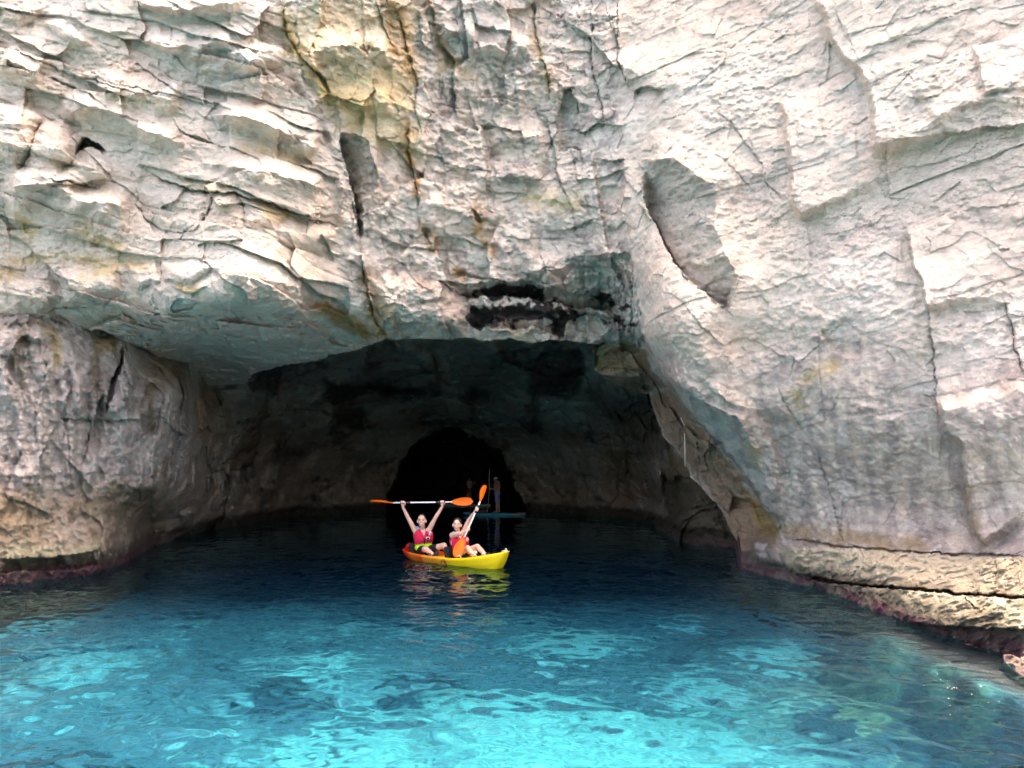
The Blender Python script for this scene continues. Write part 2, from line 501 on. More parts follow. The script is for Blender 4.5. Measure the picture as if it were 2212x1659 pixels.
# base colours first, features may tint later
def lerp(a, b, t): return a * (1 - t[..., None]) + np.array(b) * t[..., None]
cn1 = fbm(X0 / 1.3 + 5, baseY / 1.3, Z0 / 1.0, 5)
cn2 = fbm(X0 / .4 + 15, baseY / .4, Z0 / .3, 5)
cn3 = fbm(X0 / 2.8 + 25, baseY / 2.8, Z0 / 2.8, 4)
cn4 = fbm(X0 / .18 + 25, baseY / .18, Z0 / .14, 4)
cream = np.zeros(baseY.shape + (3,)) + np.array((.67, .58, .485))
cream = lerp(cream, (.73, .66, .58), sstep(-.1, .4, cn3))
cream = lerp(cream, (.68, .53, .43), .7 * sstep(.05, .45, cn1))
cream = lerp(cream, (.52, .455, .40), .6 * sstep(.05, .4, -cn1))
cream = lerp(cream, (.58, .50, .36), .35 * wL * sstep(.1, .45, cn2 + .3 * cn3))
# grey weathering on the middle and low on the buttress
grey = sstep(.0, .32, cn2 + .5 * cn4) * (.30 + .35 * wM) * (1 - .7 * wL)
cream = lerp(cream, (.36, .315, .285), np.clip(grey * (.75 + .5 * wM), 0, 1))
lowz = np.clip(sstep(-.1, .5, (4.2 - Z0) / 3.0 + .9 * cn1) * wR, 0, 1)
fl = fbm(SR / .22 + .3 * Z0, 0 * Z0, Z0 / 1.3, 5)
cream = lerp(cream, (.35, .305, .285), lowz * np.clip(.55 + 1.6 * (fl + .6 * cn4), 0, .92))
cream = lerp(cream, (.60, .535, .48), lowz * sstep(.18, .32, cn2 + .5 * cn4))
cream = lerp(cream, (.82, .655, .56), np.where(under, .8, 0.))  # slab underside paled and warmed in colour, replacing bounce light from below
O.C = cream

# ---- traced features, left block
O.bed(c1('860,0 1000,40 1250,70 1420,25 1580,0'), c1('880,60 1120,95 1300,135 1480,115 1600,60'), 0.46, 60)
O.bed(c1('900,250 1100,315 1450,270 1600,370 1700,480'), c1('920,262 1060,345 1300,468 1560,562 1780,545'), 0.62, 60)
O.bed(c1('0,370 120,420 260,480'), c1('0,480 110,560 260,560'), 0.46, 60)
O.bed(c1('620,570 800,590 980,610 1170,670'), c1('640,640 800,720 1000,800 1160,775'), 0.43, 60)
O.bed(c1('1370,760 1480,740 1700,790 1780,830 1950,920 2090,960'), c1('1430,850 1650,900 1850,980 2000,1040 2100,1062'), 0.62, 60)
O.bed(c1('1420,1060 1600,1090 1900,1160 2110,1220'), c1('1430,1130 1540,1200 1900,1290 2120,1340'), 0.43, 60)
O.bed(c1('0,1200 350,1185 520,1300 880,1335'), c1('60,1480 350,1530 700,1590 1000,1520'), 0.81, 60)
O.bed(c1('380,740 600,690 760,740 960,860 1200,920'), c1('480,800 640,830 820,900 1000,960 1220,1000'), 0.40, 60)
O.pillow(c1('0,660 170,650 290,760 220,880 190,1000 100,1100 -60,1000 -60,700'), .45, 26)
O.pillow(c1('285,790 420,765 540,920 480,1030 310,1175 110,1170 205,1000 225,880'), .55, 26)
O.pillow(c1('0,20 180,20 260,60 240,120 140,170 0,150'), .35, 18)
O.pillow(c1('270,140 400,110 570,255 540,300 400,260'), .3, 12)
O.pillow(c1('390,650 440,600 560,620 640,700 560,740 410,720'), .28, 10)
O.pillow(c1('400,1120 560,960 690,980 730,1080 740,1170 600,1210'), .3, 16)
O.strip(c1('520,880 580,900 640,930 690,980'), c1('480,1000 540,960 600,950 670,1000'), .9, .9)
O.crack(c1('275,790 222,880 200,1000 105,1110'), .5, 3)
O.crack(c1('320,1160 420,1180 560,1200 640,1215'), .6, 3.5)
O.crack(c1('960,1100 1060,1160 1200,1215 1340,1240 1530,1250 1600,1280 1700,1290 1870,1365 2000,1400 2180,1470'), .75, 3.2)
O.crack(c1('40,300 240,390 470,480 700,540 900,620'), .28, 2.6)
O.crack(c1('460,430 700,520 900,580 1160,640'), .22, 2.4)
O.crack(c1('860,400 1000,490 1150,590 1300,640 1500,710'), .3, 2.4)
O.crack(c1('300,500 430,540 640,660'), .3, 3)
O.crack(c1('900,1190 880,1330 940,1420 1050,1500 1180,1510 1270,1480 1330,1400 1390,1270'), .25, 2.4)
O.crack(c1('1530,1250 1570,1330 1590,1480'), .2, 2.2)
O.pillow(c1('890,1290 910,1190 970,1130 1200,1220 1395,1262 1330,1420 1270,1480 1060,1500 940,1420'), .22, 16)
O.pillow(c1('1400,1262 1530,1255 1570,1330 1595,1480 1290,1500 1340,1400'), .2, 14)
O.pillow(c1('1565,1290 1700,1295 1870,1372 1860,1430 1790,1480 1600,1480'), .24, 12)
O.pillow(c1('1870,1385 2180,1475 2190,1580 2080,1650 1850,1600 1790,1500'), .32, 16)
O.pillow(c1('1780,840 1830,680 1950,690 2080,790 2120,940 1960,900'), .3, 14)
O.pillow(c1('1600,290 1700,270 1850,290 1840,420 1720,480 1620,400'), .3, 12)
O.crack(c1('1840,0 1860,230 1910,290 1960,380 2100,520 2150,620'), .6, 4)
O.pillow(c4('990,180 1150,100 1250,90 1340,180 1330,270 1190,330 1080,310'), .35, 14)
O.pillow(c4('840,60 1060,50 1120,100 1000,170 850,165'), .25, 10)
O.pillow(c4('640,60 820,55 840,170 700,210'), .25, 10)
O.pillow(c4('880,180 1080,185 990,240'), .18, 6)
O.pillow(c4('290,100 600,80 640,200 560,260 330,300'), .3, 14)
O.pillow(c4('30,150 260,100 320,260 200,330 40,310'), .3, 14)
O.bed(c4('1150,90 1480,170 1650,240 1900,410'), c4('1160,120 1450,260 1600,330 1850,440'), 0.18, 60)
O.crack(c4('30,330 200,345 300,290 520,300'), .4, 3)
O.crack(c4('840,60 840,160'), .3, 2.6)
O.crack(c4('1310,430 1340,450 1420,480'), .5, 3)
O.step(c4('700,360 640,330 520,385 470,405 470,430'), .2, 10)

# ---- traced features, middle
O.strip(c2('235,850 250,850 262,1000 300,1150 340,1270 352,1400 372,1535'), c2('330,865 440,900 450,1000 500,1130 490,1240 400,1300 400,1520'), 1.1, .25)
O.step(c2('372,1535 350,1380 330,1260 290,1150 262,1000 250,850 200,640 150,530'), -.05, 30)
O.bed(c2('0,370 180,290 400,290 600,310'), c2('190,530 300,520 420,560 600,480'), 0.46, 60)
O.bed(c2('220,650 420,690 600,650'), c2('250,840 430,770 640,765'), 0.25, 60)
O.crack(c2('600,0 660,180 675,300 720,420 760,560 740,700 765,800 770,900'), .35, 3.5)
O.crack(c2('490,0 540,200 600,320'), .35, 3.5)
O.crack(c2('690,820 690,980 740,1130 755,1250 760,1400'), .55, 4)
O.crack(c2('760,1400 775,1480 820,1540 850,1620'), .3, 3.5)
O.step(c2('830,0 880,200 900,280 1000,400 990,500 1000,620 990,720 1020,800'), .22, 40)
O.crack(c2('900,280 1000,400 992,500 1000,620 990,720 1020,800'), .3, 2.6)
O.crack(c2('930,480 920,580 945,660'), .3, 2.4)
O.bed(c2('890,200 1020,195 1050,390'), c2('920,290 1000,430 1060,460'), 0.31, 60)
O.bed(c2('1080,320 1250,290 1380,270 1520,260'), c2('1110,440 1300,520 1500,515 1600,500'), 0.34, 60)
O.bed(c2('1900,440 2080,425 2120,560'), c2('1930,570 2000,575 2125,575'), 0.19, 60)
O.bed(c2('1210,640 1300,600 1460,640'), c2('1230,720 1340,735 1475,730'), 0.22, 60)
O.bed(c2('1220,900 1400,890 1590,880'), c2('1240,1050 1420,1070 1640,1050'), 0.31, 60)
O.strip(c2('1640,640 1820,660 1900,700'), c2('1650,960 1750,970 1840,960'), .1, .4)
O.bed(c2('1080,1170 1340,1130 1600,1150'), c2('1110,1290 1300,1310 1560,1290'), 0.25, 60)
O.bed(c2('780,1340 950,1320 1150,1350'), c2('830,1560 1000,1530 1190,1480'), 0.19, 60)
O.pillow(c2('1100,1340 1160,1380 1170,1450 1120,1420'), -.4, 6)
O.pillow(c2('780,1470 830,1470 850,1540 800,1550'), -.3, 6)
O.crack(c2('1880,0 1890,200 1885,330 1900,470 1940,600 1945,700 1965,860'), .5, 3.4)
O.crack(c2('2050,0 2050,300 2060,400 2110,520 2120,600'), .5, 3.4)
O.crack(c2('1560,350 1610,560 1620,680'), .4, 3)
O.crack(c2('1580,760 1640,950 1650,1080 1680,1190 1720,1270'), .5, 3.4)
O.crack(c2('1720,1270 1770,1400 1790,1560'), .3, 2.6)
O.crack(c2('1650,965 1740,975 1840,955'), .25, 2.4)
O.crack(c2('1500,0 1520,230 1560,350'), .4, 3.2)
O.crack(c2('1010,20 1010,180 1040,300 1060,400'), .3, 2.6)
O.pillow(c2('1720,60 1830,60 1840,160 1780,180 1720,150'), .2, 8)

# ---- lip of the cave and soot-black hollows
O.crack(c5('215,0 240,150 270,280 300,420 340,490 362,545'), .9, 4.5)
O.pillow(c5('290,200 340,130 460,130 700,190 820,270 885,380 890,440 820,485 450,435 350,490'), .5, 24)
O.bed(c5('360,490 450,430 820,480 900,480'), c5('370,565 640,565 870,558 920,560'), 0.37, 60)
O.strip(c5('700,190 900,215 1000,205 1230,190 1480,250 1690,260 1880,340'), c5('830,260 890,310 1020,290 1220,290 1420,330 1600,360 1800,380'), .25, .9)
O.bed(c5('1240,130 1500,100 1680,40 1900,0'), c5('1480,250 1690,255 1900,340 1990,500'), 0.40, 60)
O.strip(c5('890,370 1100,350 1300,370 1480,420'), c5('900,480 1100,490 1300,480 1460,540'), .15, .5)
O.crack(c5('700,185 820,250 900,330'), .5, 4)
O.crack(c5('1540,360 1640,400 1780,420 1960,490'), .6, 4)
O.pillow(c5('1430,430 1500,420 1510,460 1450,490'), .2, 6)
O.step(c5('1910,0 1925,200 1945,330 1985,420 2010,520'), .4, 110)
# ledge and leaning rib behind the buttress edge
O.step(pp('1380,690 1392,725 1420,790 1452,838 1505,905 1565,968 1605,1018 1645,1090 1693,1175'), 2.0, 400, 2.5)
O.crack(c5('1690,740 1780,735 1900,745 2050,760'), .35, 3)
O.crack(c5('1890,560 1880,640 1890,700'), .3, 3)
O.bed(c5('1690,765 1850,800 2000,790'), c5('1700,830 1900,890 2060,870'), 0.37, 60)
O.pillow(c5('1700,610 1800,570 1890,570 1880,690 1740,735'), .25, 10)

# ---- buttress
O.step(c3('1440,845 1415,750 1415,600 1400,470 1340,360 1260,300 1180,200 1170,100 1105,-20'), -.55, 260, 9)
O.crack(c3('1115,0 1172,100 1182,200 1262,300 1342,362 1402,470 1417,600 1417,740'), .12, 4)
O.step(c3('1060,1180 985,1020 985,900 960,700 960,600 930,530'), -.42, 150, 7)
O.crack(c3('960,620 965,700 985,900 985,1020'), .25, 3)
O.crack(c3('600,580 700,670 780,780 840,860 830,900 870,980 940,1035 985,1030'), .16, 2.6)
O.crack(c3('580,800 660,860 720,920 780,1000'), .1, 2.2)
O.strip(c3('190,832 350,822 480,910 600,962 590,1180 640,1330 720,1450'), c3('215,1060 300,1230 380,1380 450,1460 540,1530 600,1580 665,1640'), 0, .95)
O.bed(c3('190,832 350,822 480,910 600,962 590,1180 640,1330 720,1450'), c3('215,1060 300,1230 380,1380 450,1460 540,1530 600,1580 665,1640'), .26, 80)
O.crack(c3('225,1080 340,1290 430,1450 540,1530 665,1645'), .45, 3.2)
O.pillow(c3('180,1060 230,1070 270,1150 240,1160'), .2, 6)
O.step(c3('150,470 260,460 320,470'), .3, 30)
O.bed(c3('110,340 200,400 300,450 420,400'), c3('130,470 230,600 330,560 450,500'), 0.22, 150)
for ln_ in ('1330,272 1500,222 1700,152 1900,52 2040,30', '1245,200 1400,152 1600,90 1900,0', '1290,330 1500,260', '560,522 850,462 1000,402 1120,360',
            '230,330 520,280 760,230 1000,190', '540,230 800,130 1000,60', '280,640 420,600 540,520', '1830,780 1950,760 2200,700', '1600,1190 1800,1120 2212,1060', '1100,1250 1400,1180 1560,1120',
            '830,130 960,190 1060,160', '640,660 800,680 940,660'):
    O.crack(c3(ln_), .07, 1.8)
O.crack(c3('1950,250 1980,350 2000,500'), .14, 3)
O.step(c3('2000,500 1980,350 1950,240'), -.2, 80, 4)
O.bed(c3('1700,650 1850,560 2000,510 2240,510'), c3('1450,830 1700,740 1900,650 2240,600'), 0.22, 150)
O.crack(c3('1580,1190 1620,1280 1620,1380 1680,1500 1700,1640'), .3, 3.0)
O.crack(c6('1690,0 1740,260 1745,400 1760,560 1790,680'), .3, 3.0)
O.step(c6('2020,1320 1940,1200 1910,1050 1890,900 1870,760 1790,690 1750,500'), -.5, 220, 12)
O.crack(c6('1870,760 1890,900 1910,1050 1940,1200 2010,1300'), .35, 4)
O.step(c3('1700,1640 1680,1500 1620,1380 1610,1260 1580,1180'), -.32, 110, 6)
O.step(c6('1000,200 1010,90 1060,0'), -.12, 60, 3)
O.step(c6('1360,300 1200,260 1140,140'), .14, 45, 4)
O.bed(c6('540,440 640,520 770,560 900,560 1010,600'), c6('640,520 720,590 770,640 900,630 1015,645'), 0.14, 60)
O.bed(c6('300,330 420,460 540,530 700,600 800,780 930,1180'), c6('262,360 380,470 430,560 560,690 735,890 850,1220'), 0.56, 60)
O.crack(c6('740,900 790,970 830,1040 910,1140 950,1215'), .5, 3.4)
O.crack(c6('1120,780 1180,960 1230,1130 1275,1280'), .22, 3.0)
O.crack(c6('1010,290 970,400'), .2, 2.6)
O.crack(c6('905,440 1000,600 1060,700'), .15, 3)
O.crack(c6('2110,0 2150,160 2180,300 2212,380'), .35, 4)
O.pillow(c6('1640,1150 1760,1160 2020,1300 2000,1320 1740,1300'), .18, 18)
# tide-cut ledges at the foot
O.crack(c6('940,1228 1270,1292 1500,1300 1700,1322 2030,1325 2240,1345'), .4, 3.2)
O.strip(c7('210,345 640,375 1240,415 1800,445 2240,475'), c7('320,580 480,600 900,670 1400,710 2240,770'), -.35, -.15)
O.strip(c7('470,610 900,675 1400,715 1800,745 2240,775'), c7('430,640 900,690 1400,735 1800,765 2240,795'), .35, .35)
O.strip(c7('430,640 900,690 1400,735 1800,765 2240,800'), c7('640,830 900,890 1250,980 1600,1000 2240,1040'), -.35, -.05)
O.strip(c7('560,740 760,840 1000,930 1300,1000 1700,1010 2240,1045'), c7('700,880 900,950 1100,1040 1400,1110 1800,1180 2240,1290'), .2, .5)
O.pillow(c7('430,400 600,370 900,430 1160,470 1150,550 900,530 560,440'), .10, 12)
O.crack(c7('1975,470 2000,560 1980,700'), .3, 4)
O.pillow(c7('1990,520 2060,510 2080,560 2010,590'), .2, 6)
O.crack(c7('1730,760 1740,800 1850,880'), .2, 3)
O.pillow(c7('-30,330 130,330 240,420 260,520 60,500'), .3, 10)

# crumbly insides of the hollows
for q_, k_ in ((c2('240,850 340,865 440,900 450,1000 500,1130 490,1240 400,1300 400,1520 370,1530 300,1150'), .30), (c3('190,832 350,822 480,910 600,962 590,1180 640,1330 720,1450 665,1640 540,1530 450,1460 380,1380 215,1060'), .10),
               (c5('880,210 1240,130 1500,100 1900,0 1990,500 1500,545 900,480'), .22), (c2('0,370 180,290 600,310 600,480 300,520 190,530'), .12), (c5('300,130 820,270 890,440 350,490'), .10)):
    mk = inside(q_, uw, vw)
    O.H += np.where(mk, k_ * (-.8 * rid + .8 * cr1 * .6 + .7 * mid_), 0)
# ---- colours with a shape of their own
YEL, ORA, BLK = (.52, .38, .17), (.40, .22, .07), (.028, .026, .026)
YC = (.66, .51, .27)
O.tint(pp('615,0 900,0 905,120 880,230 760,270 690,180 620,120'), YC, .5, 26, .6)
O.tint(pp('690,180 900,150 900,330 840,330 740,280'), YC, .6, 26, .6, seed=3)
O.stain(c1('1840,100 1900,300 2050,500 2110,620'), YEL, 14, .8)
O.stain(c2('540,0 570,130 600,330'), ORA, 8, .8)
O.stain(c2('600,0 660,180 680,330 720,500'), ORA, 9, .7, 1)
O.stain(c2('830,20 880,240 930,330 1000,400'), ORA, 8, .6, 2)
O.stain(c2('690,820 690,1000 740,1130 752,1240'), ORA, 11, .9, 3)
O.stain(c2('1500,200 1560,400 1610,560'), YEL, 9, .6, 4)
O.stain(c2('1140,1350 1165,1430 1140,1500'), ORA, 9, .9, 5)
O.stain(c2('780,1470 830,1520 850,1600'), ORA, 10, .9, 6)
O.stain(c2('1190,1530 1230,1620'), ORA, 10, .8, 7)
O.stain(c2('920,440 1000,440 1080,480'), YEL, 14, .5, 8)
O.stain(c1('150,1440 190,1520'), YEL, 14, .9, 9)
O.stain(c1('1550,960 1750,980 2000,1040'), YEL, 8, .6, 10)
O.tint(c1('1660,1290 1870,1372 1860,1430 1790,1460 1700,1400'), YC, .7, 8, .5)
O.tint(c1('1300,1230 1530,1250 1590,1470 1330,1480'), (.63, .53, .42), .7, 14, .5)
O.tint(c1('1100,1170 1530,1190 1540,1245 1300,1235'), (.58, .47, .30), .6, 8, .5)
O.stain(c4('640,60 760,70'), YEL, 8, .6, 11)
for q_, r_, k_, sd_ in (('60,60 300,30 560,60', 10, .6, 31), ('440,120 620,90', 12, .6, 32), ('1180,110 1260,90', 9, .5, 33), ('20,130 90,120', 12, .6, 34)):
    O.stain(c4(q_), YEL, r_, k_, sd_)
O.stain(c1('520,1480 640,1560 760,1600'), YEL, 12, .6, 35)
O.stain(c1('640,620 900,640 1150,700'), (.60, .50, .34), 12, .6, 36)
O.stain(c2('200,640 420,700 330,830'), YEL, 14, .7, 37)
O.stain(c2('1500,1280 1760,1320'), YC, 18, .6, 38)
O.stain(c4('930,180 1010,200'), YEL, 8, .8, 12)
O.stain(c4('210,380 320,430'), ORA, 9, .9, 13)
O.tint(c4('1600,240 1700,280 1900,410 1950,440 1940,470 1750,390 1640,320'), ORA, .75, 8, .5)
O.stain(c5('0,340 120,420 260,520'), ORA, 14, .7, 14)
O.stain(c5('240,150 290,400 350,520'), ORA, 11, .8, 15)
O.stain(c5('350,300 400,420'), YEL, 14, .6, 16)
O.stain(c5('560,200 720,240 820,330 860,420'), (.33, .25, .19), 22, .6, 17)
O.stain(c5('1170,500 1250,530'), YEL, 8, .4, 18)
O.stain(c5('820,130 860,160'), ORA, 8, .8, 19)
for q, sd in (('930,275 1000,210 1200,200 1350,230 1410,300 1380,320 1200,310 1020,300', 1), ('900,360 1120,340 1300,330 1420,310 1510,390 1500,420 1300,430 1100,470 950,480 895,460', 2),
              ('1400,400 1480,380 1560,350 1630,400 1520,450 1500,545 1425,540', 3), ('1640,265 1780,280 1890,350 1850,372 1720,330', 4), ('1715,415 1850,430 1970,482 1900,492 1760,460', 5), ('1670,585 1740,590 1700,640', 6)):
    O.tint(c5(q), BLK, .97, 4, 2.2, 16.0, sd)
O.tint(c5('1700,610 1900,570 2010,620 2050,780 1700,760'), (.40, .26, .15), .95, 5, .3)
O.tint(c5('1700,620 1745,610 1745,730 1700,735'), (.44, .36, .14), .85, 5, .4)
O.tint(c5('1690,765 2050,770 2150,860 1900,900'), (.26, .19, .13), .95, 8, .4)
O.tint(pp('1400,850 1450,845 1560,970 1600,1020 1690,1180 1590,1195 1560,1100 1480,1000 1430,940'), (.34, .235, .155), .9, 8, .4)
O.tint(c6('720,880 830,1040 940,1200 850,1240 800,1150 740,1000'), (.40, .29, .12), .8, 8, .4)
O.tint(c6('715,880 790,970 835,1030 790,1040 740,960'), (.56, .52, .46), .8, 6, .4)
O.tint(c3('190,832 350,822 480,910 600,962 590,1180 640,1330 720,1450 665,1640 540,1530 450,1460 380,1380 215,1060'), (.47, .44, .38), .7, 10, .5)
O.tint(c6('220,130 500,110 620,100 760,200 700,290 400,320 260,230'), (.64, .52, .42), .6, 26, .5)
O.tint(c3('160,1330 340,1300 420,1470 200,1480'), (.64, .53, .44), .6, 20, .5)
O.tint(c6('420,480 560,560 760,740 870,900 960,1180 740,890 560,690'), (.44, .46, .42), .6, 16, .5)
O.stain(c6('1060,410 1220,330'), YEL, 12, .6, 20)
O.stain(c6('1010,480 1060,560'), YEL, 10, .6, 21)
O.stain(c6('780,760 810,850'), YEL, 9, .7, 22)
O.tint(c6('930,1160 1300,1190 1650,1260 1700,1320 1270,1290 940,1230'), (.34, .235, .13), .75, 16, .7)
O.stain(c6('1920,980 1960,1180 2020,1290'), (.30, .24, .17), 12, .7, 23)
O.tint(c7('205,345 640,370 1240,415 2240,470 2240,780 1400,715 900,680 440,610 300,560'), (.52, .45, .32), .9, 8, .3)
O.tint(c7('430,600 900,660 1900,700 2240,745 2240,770 1400,715 800,650'), (.30, .26, .17), .6, 8, .5)
O.tint(c7('430,635 900,690 1400,735 2240,800 2240,1050 1700,1010 1300,990 900,900 640,820'), (.58, .52, .36), .9, 8, .3)
O.tint(c7('-40,320 130,330 240,420 300,560 180,570 0,520'), (.20, .185, .165), .85, 8, .3)
for q in ('0,330 120,350 90,390 20,380', '40,430 100,420 120,470'):
    O.tint(c7(q), (.62, .60, .57), .9, 4, .5)

# rough, pitted ledges
lm = inside(c7('205,345 640,370 1240,415 2300,470 2300,1300 1800,1180 1400,1110 1100,1040 700,880 430,640 300,560'), uw, vw) & (Z0 > -1)
O.H += np.where(lm, -.12 * fbm(X0 / .22, baseY / .22, Z0 / .14, 4, ridged=True) + .10 * fbm(X0 / .5, baseY / .5, Z0 / .35, 3), 0)
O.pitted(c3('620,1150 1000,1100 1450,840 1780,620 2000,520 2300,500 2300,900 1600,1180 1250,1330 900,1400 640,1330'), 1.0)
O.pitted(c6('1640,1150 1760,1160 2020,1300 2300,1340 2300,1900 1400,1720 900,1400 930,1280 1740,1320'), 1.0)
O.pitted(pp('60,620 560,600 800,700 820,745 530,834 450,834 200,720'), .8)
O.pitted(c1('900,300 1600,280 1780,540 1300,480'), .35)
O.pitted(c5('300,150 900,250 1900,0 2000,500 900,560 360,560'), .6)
# waterline: below it the wall goes straight down
Zn = EYE + KZ * O.H
wl = np.argmax(Zn < -.03, axis=0)
yw = O.H[wl, np.arange(O.H.shape[1])]
ywp = np.pad(yw, 30, mode='edge')
ywm = np.median(np.lib.stride_tricks.sliding_window_view(ywp, 61), axis=1)
wlm = np.median(np.lib.stride_tricks.sliding_window_view(np.pad(wl, 30, mode='edge'), 61), axis=1).astype(int)
for i in range(O.H.shape[1]):
    k = wlm[i]
    if k > 0:
        O.H[k:, i] = ywm[i]
Zn = EYE + KZ * O.H
Xn = KX * O.H
tide = fbm(Xn / .5, O.H / .5, Zn / .5, 4)
b1 = sstep(.45, .22, Zn + .22 * tide); b2 = sstep(.22, .10, Zn + .10 * tide)
lowc = wR * 1.0
O.C = lerp(O.C, (.045, .042, .034), lowc * b1 * .8)
O.C = lerp(O.C, (.095, .04, .055), lowc * b2 * np.clip(.55 + 1.2 * tide, 0, 1))
O.H += lowc * b1 * (.05 * fbm(Xn / .09, O.H / .09, Zn / .09, 3)) + np.where(lowc * b2 > .3, -.06 * np.abs(tide), 0)

LIP = pp('-1600,690 -700,690 -200,688 0,682 90,702 190,732 205,712 235,720 265,736 308,765 340,778 417,796 450,832 500,834 530,832 545,808 600,795 688,777 750,761 818,741 830,733 860,735 900,731 960,734 1010,731 1040,737 1100,731 1150,742 1190,735 1240,738 1290,743 1288,765 1292,770 1285,802 1330,834 1365,846 1400,850 1412,890 1430,942 1462,975 1482,1002 1490,1032 1525,1070 1560,1102 1580,1150 1600,1192 1600,1230 1620,3500')
OPOLY = LIP + [(3700, 3500), (3700, -700), (-1600, -700)]
keep_v = inside(OPOLY, O.U + .6 * (O.wu - O.U), O.V + .6 * (O.wv - O.V))

def sheet_mesh(name, S, keep, mat, back=None):
    n = S.U.shape[1]
    kx, kz = ray(S.U, S.V)
    P = np.stack([kx * S.H, S.H, EYE + kz * S.H], -1).reshape(-1, 3)
    r, c = np.meshgrid(np.arange(S.U.shape[0] - 1), np.arange(n - 1), indexing='ij')
    a = (r * n + c)
    ok = keep[:-1, :-1] & keep[1:, :-1] & keep[:-1, 1:] & keep[1:, 1:]
    a = a[ok]
    F = np.stack([a, a + n, a + n + 1, a + 1], -1)
    used = np.unique(F)
    mp = np.full(len(P), -1, np.int64); mp[used] = np.arange(len(used))
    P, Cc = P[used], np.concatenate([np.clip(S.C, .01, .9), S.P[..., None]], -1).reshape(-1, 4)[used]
    F = mp[F]
    if back is not None:
        # thickness: the open rim is carried back into the hill
        E = np.concatenate([F[:, [0, 1]], F[:, [1, 2]], F[:, [2, 3]], F[:, [3, 0]]])
        key = np.sort(E, 1); key = key[:, 0] * len(P) + key[:, 1]
        uq, idx, cnt = np.unique(key, return_index=True, return_counts=True)
        be = E[idx[cnt == 1]]
        bv = np.unique(be)
        mp2 = np.full(len(P), -1, np.int64); mp2[bv] = np.arange(len(bv))
        prev = bv; base = P[bv]
        for (dy, dz) in back:
            q = base.copy(); q[:, 0] *= (1 + dy / base[:, 1]); q[:, 1] += dy; q[:, 2] = EYE + (base[:, 2] - EYE) * (1 + dy / base[:, 1]) + dz
            q += .12 * dy ** .5 * np.stack([perlin(base[:, 0] * 2, base[:, 2] * 2, base[:, 1] + k * 5.5) for k in range(3)], -1) * np.array((1, 1, .6))
            st = len(P)
            P = np.concatenate([P, q]); Cc = np.concatenate([Cc, Cc[bv] * .8])
            nf = np.stack([prev[mp2[be[:, 1]]], prev[mp2[be[:, 0]]], st + mp2[be[:, 0]], st + mp2[be[:, 1]]], -1)
            F = np.concatenate([F, nf]); prev = st + np.arange(len(bv))
    return mesh_from(name, P, F, True, Cc, mat)

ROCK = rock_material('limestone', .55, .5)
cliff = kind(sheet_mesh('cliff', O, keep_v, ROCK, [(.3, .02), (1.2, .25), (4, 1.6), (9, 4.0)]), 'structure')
cliff['label'] = 'pale cream limestone cliff overhanging the cave mouth with a leaning buttress'

# ------------------------------------------------------------------ the cave: left pillar, vault, inner arch
UC = grow(-12, -1500, 6, 1.2)[::-1] + lines(-12, 1720, 2.6) + grow(1720, 2600, 6, 1.2)
VC = grow(640, 250, 5, 1.15)[::-1] + lines(640, 1290, 2.6) + grow(1290, 2600, 5, 1.2)
G = Sheet(np.array(UC), np.array(VC))
GP = [
    (-1500, 250, 12), (-1500, 1250, 9), (-1500, 2000, 9), (-500, 600, 13.8), (-500, 1250, 11.6), (-500, 400, 15.5), (-500, 2000, 11.6),
    (-60, 520, 17.5), (0, 700, 14.6), (0, 850, 14.3), (0, 1000, 14.1), (0, 1250, 13.5), (100, 700, 15.0), (100, 900, 14.8), (110, 1240, 14.4),
    (200, 740, 15.9), (200, 950, 15.5), (200, 1100, 15.6), (220, 1225, 15.4), (267, 740, 16.5), (300, 850, 16.4), (300, 1000, 16.4), (290, 1180, 17.6),
    (310, 766, 17.5), (365, 850, 17.2), (385, 900, 18.2), (370, 1000, 18.2), (340, 1080, 18.0), (330, 1155, 20.5), (415, 800, 20.4), (405, 850, 18.8), (420, 930, 19.6), (430, 1060, 21.5), (425, 1145, 25),
    (520, 860, 25), (480, 1000, 25.5), (560, 1000, 30), (590, 1108, 33), (450, 840, 23.5), (560, 815, 26), (700, 790, 27.5), (830, 752, 28.5), (830, 640, 26), (560, 640, 23), (300, 600, 20), (300, 350, 22), (830, 350, 26), (-60, 300, 19),
    (650, 900, 31), (700, 1000, 36), (640, 1105, 36), (760, 1000, 38), (760, 1103, 39), (820, 1000, 40), (835, 1098, 41.5), (860, 980, 40.5), (900, 940, 40), (960, 915, 39.5), (800, 880, 34.5), (800, 950, 37), (930, 830, 33),
    (1040, 930, 39.5), (1090, 980, 40), (1135, 1097, 41), (1200, 1000, 38), (1200, 1097, 39), (1000, 760, 29), (1150, 760, 28.5), (1150, 860, 33), (1280, 770, 28), (1280, 900, 32.5), (1280, 1000, 34), (1300, 1100, 35), (1000, 640, 26.5), (1200, 640, 26), (1200, 350, 26),
    (1380, 880, 27), (1390, 1000, 29.5), (1400, 1105, 31), (1440, 900, 24), (1440, 1010, 24.5), (1450, 1150, 23.4), (1520, 1060, 22.6), (1560, 1170, 20.6), (1640, 1100, 20), (1640, 900, 21), (1640, 600, 22), (1720, 1300, 17), (1720, 1000, 17), (2600, 300, 15), (2600, 1000, 13), (2600, 2000, 12),
]
G.H = np.maximum(tps(GP, G.U, G.V), 6)
gY = G.H.copy()
gkx, gkz = ray(G.U, G.V)
gX, gZ = gkx * gY, EYE + gkz * gY
gw1 = .3 * fbm(gX / 2.1, gY / 2.1, gZ / 1.4, 4)
gw2 = .3 * fbm(gX / 1.7 + 31, gY / 2.1, gZ / 1.7, 4)
far = sstep(17, 24, gY)
hp, _, _ = blocks(gX + .12 * gZ + gw1, gZ + gw2, 71, .35, 1.0, .7, 2.4, .12, .03, .03)
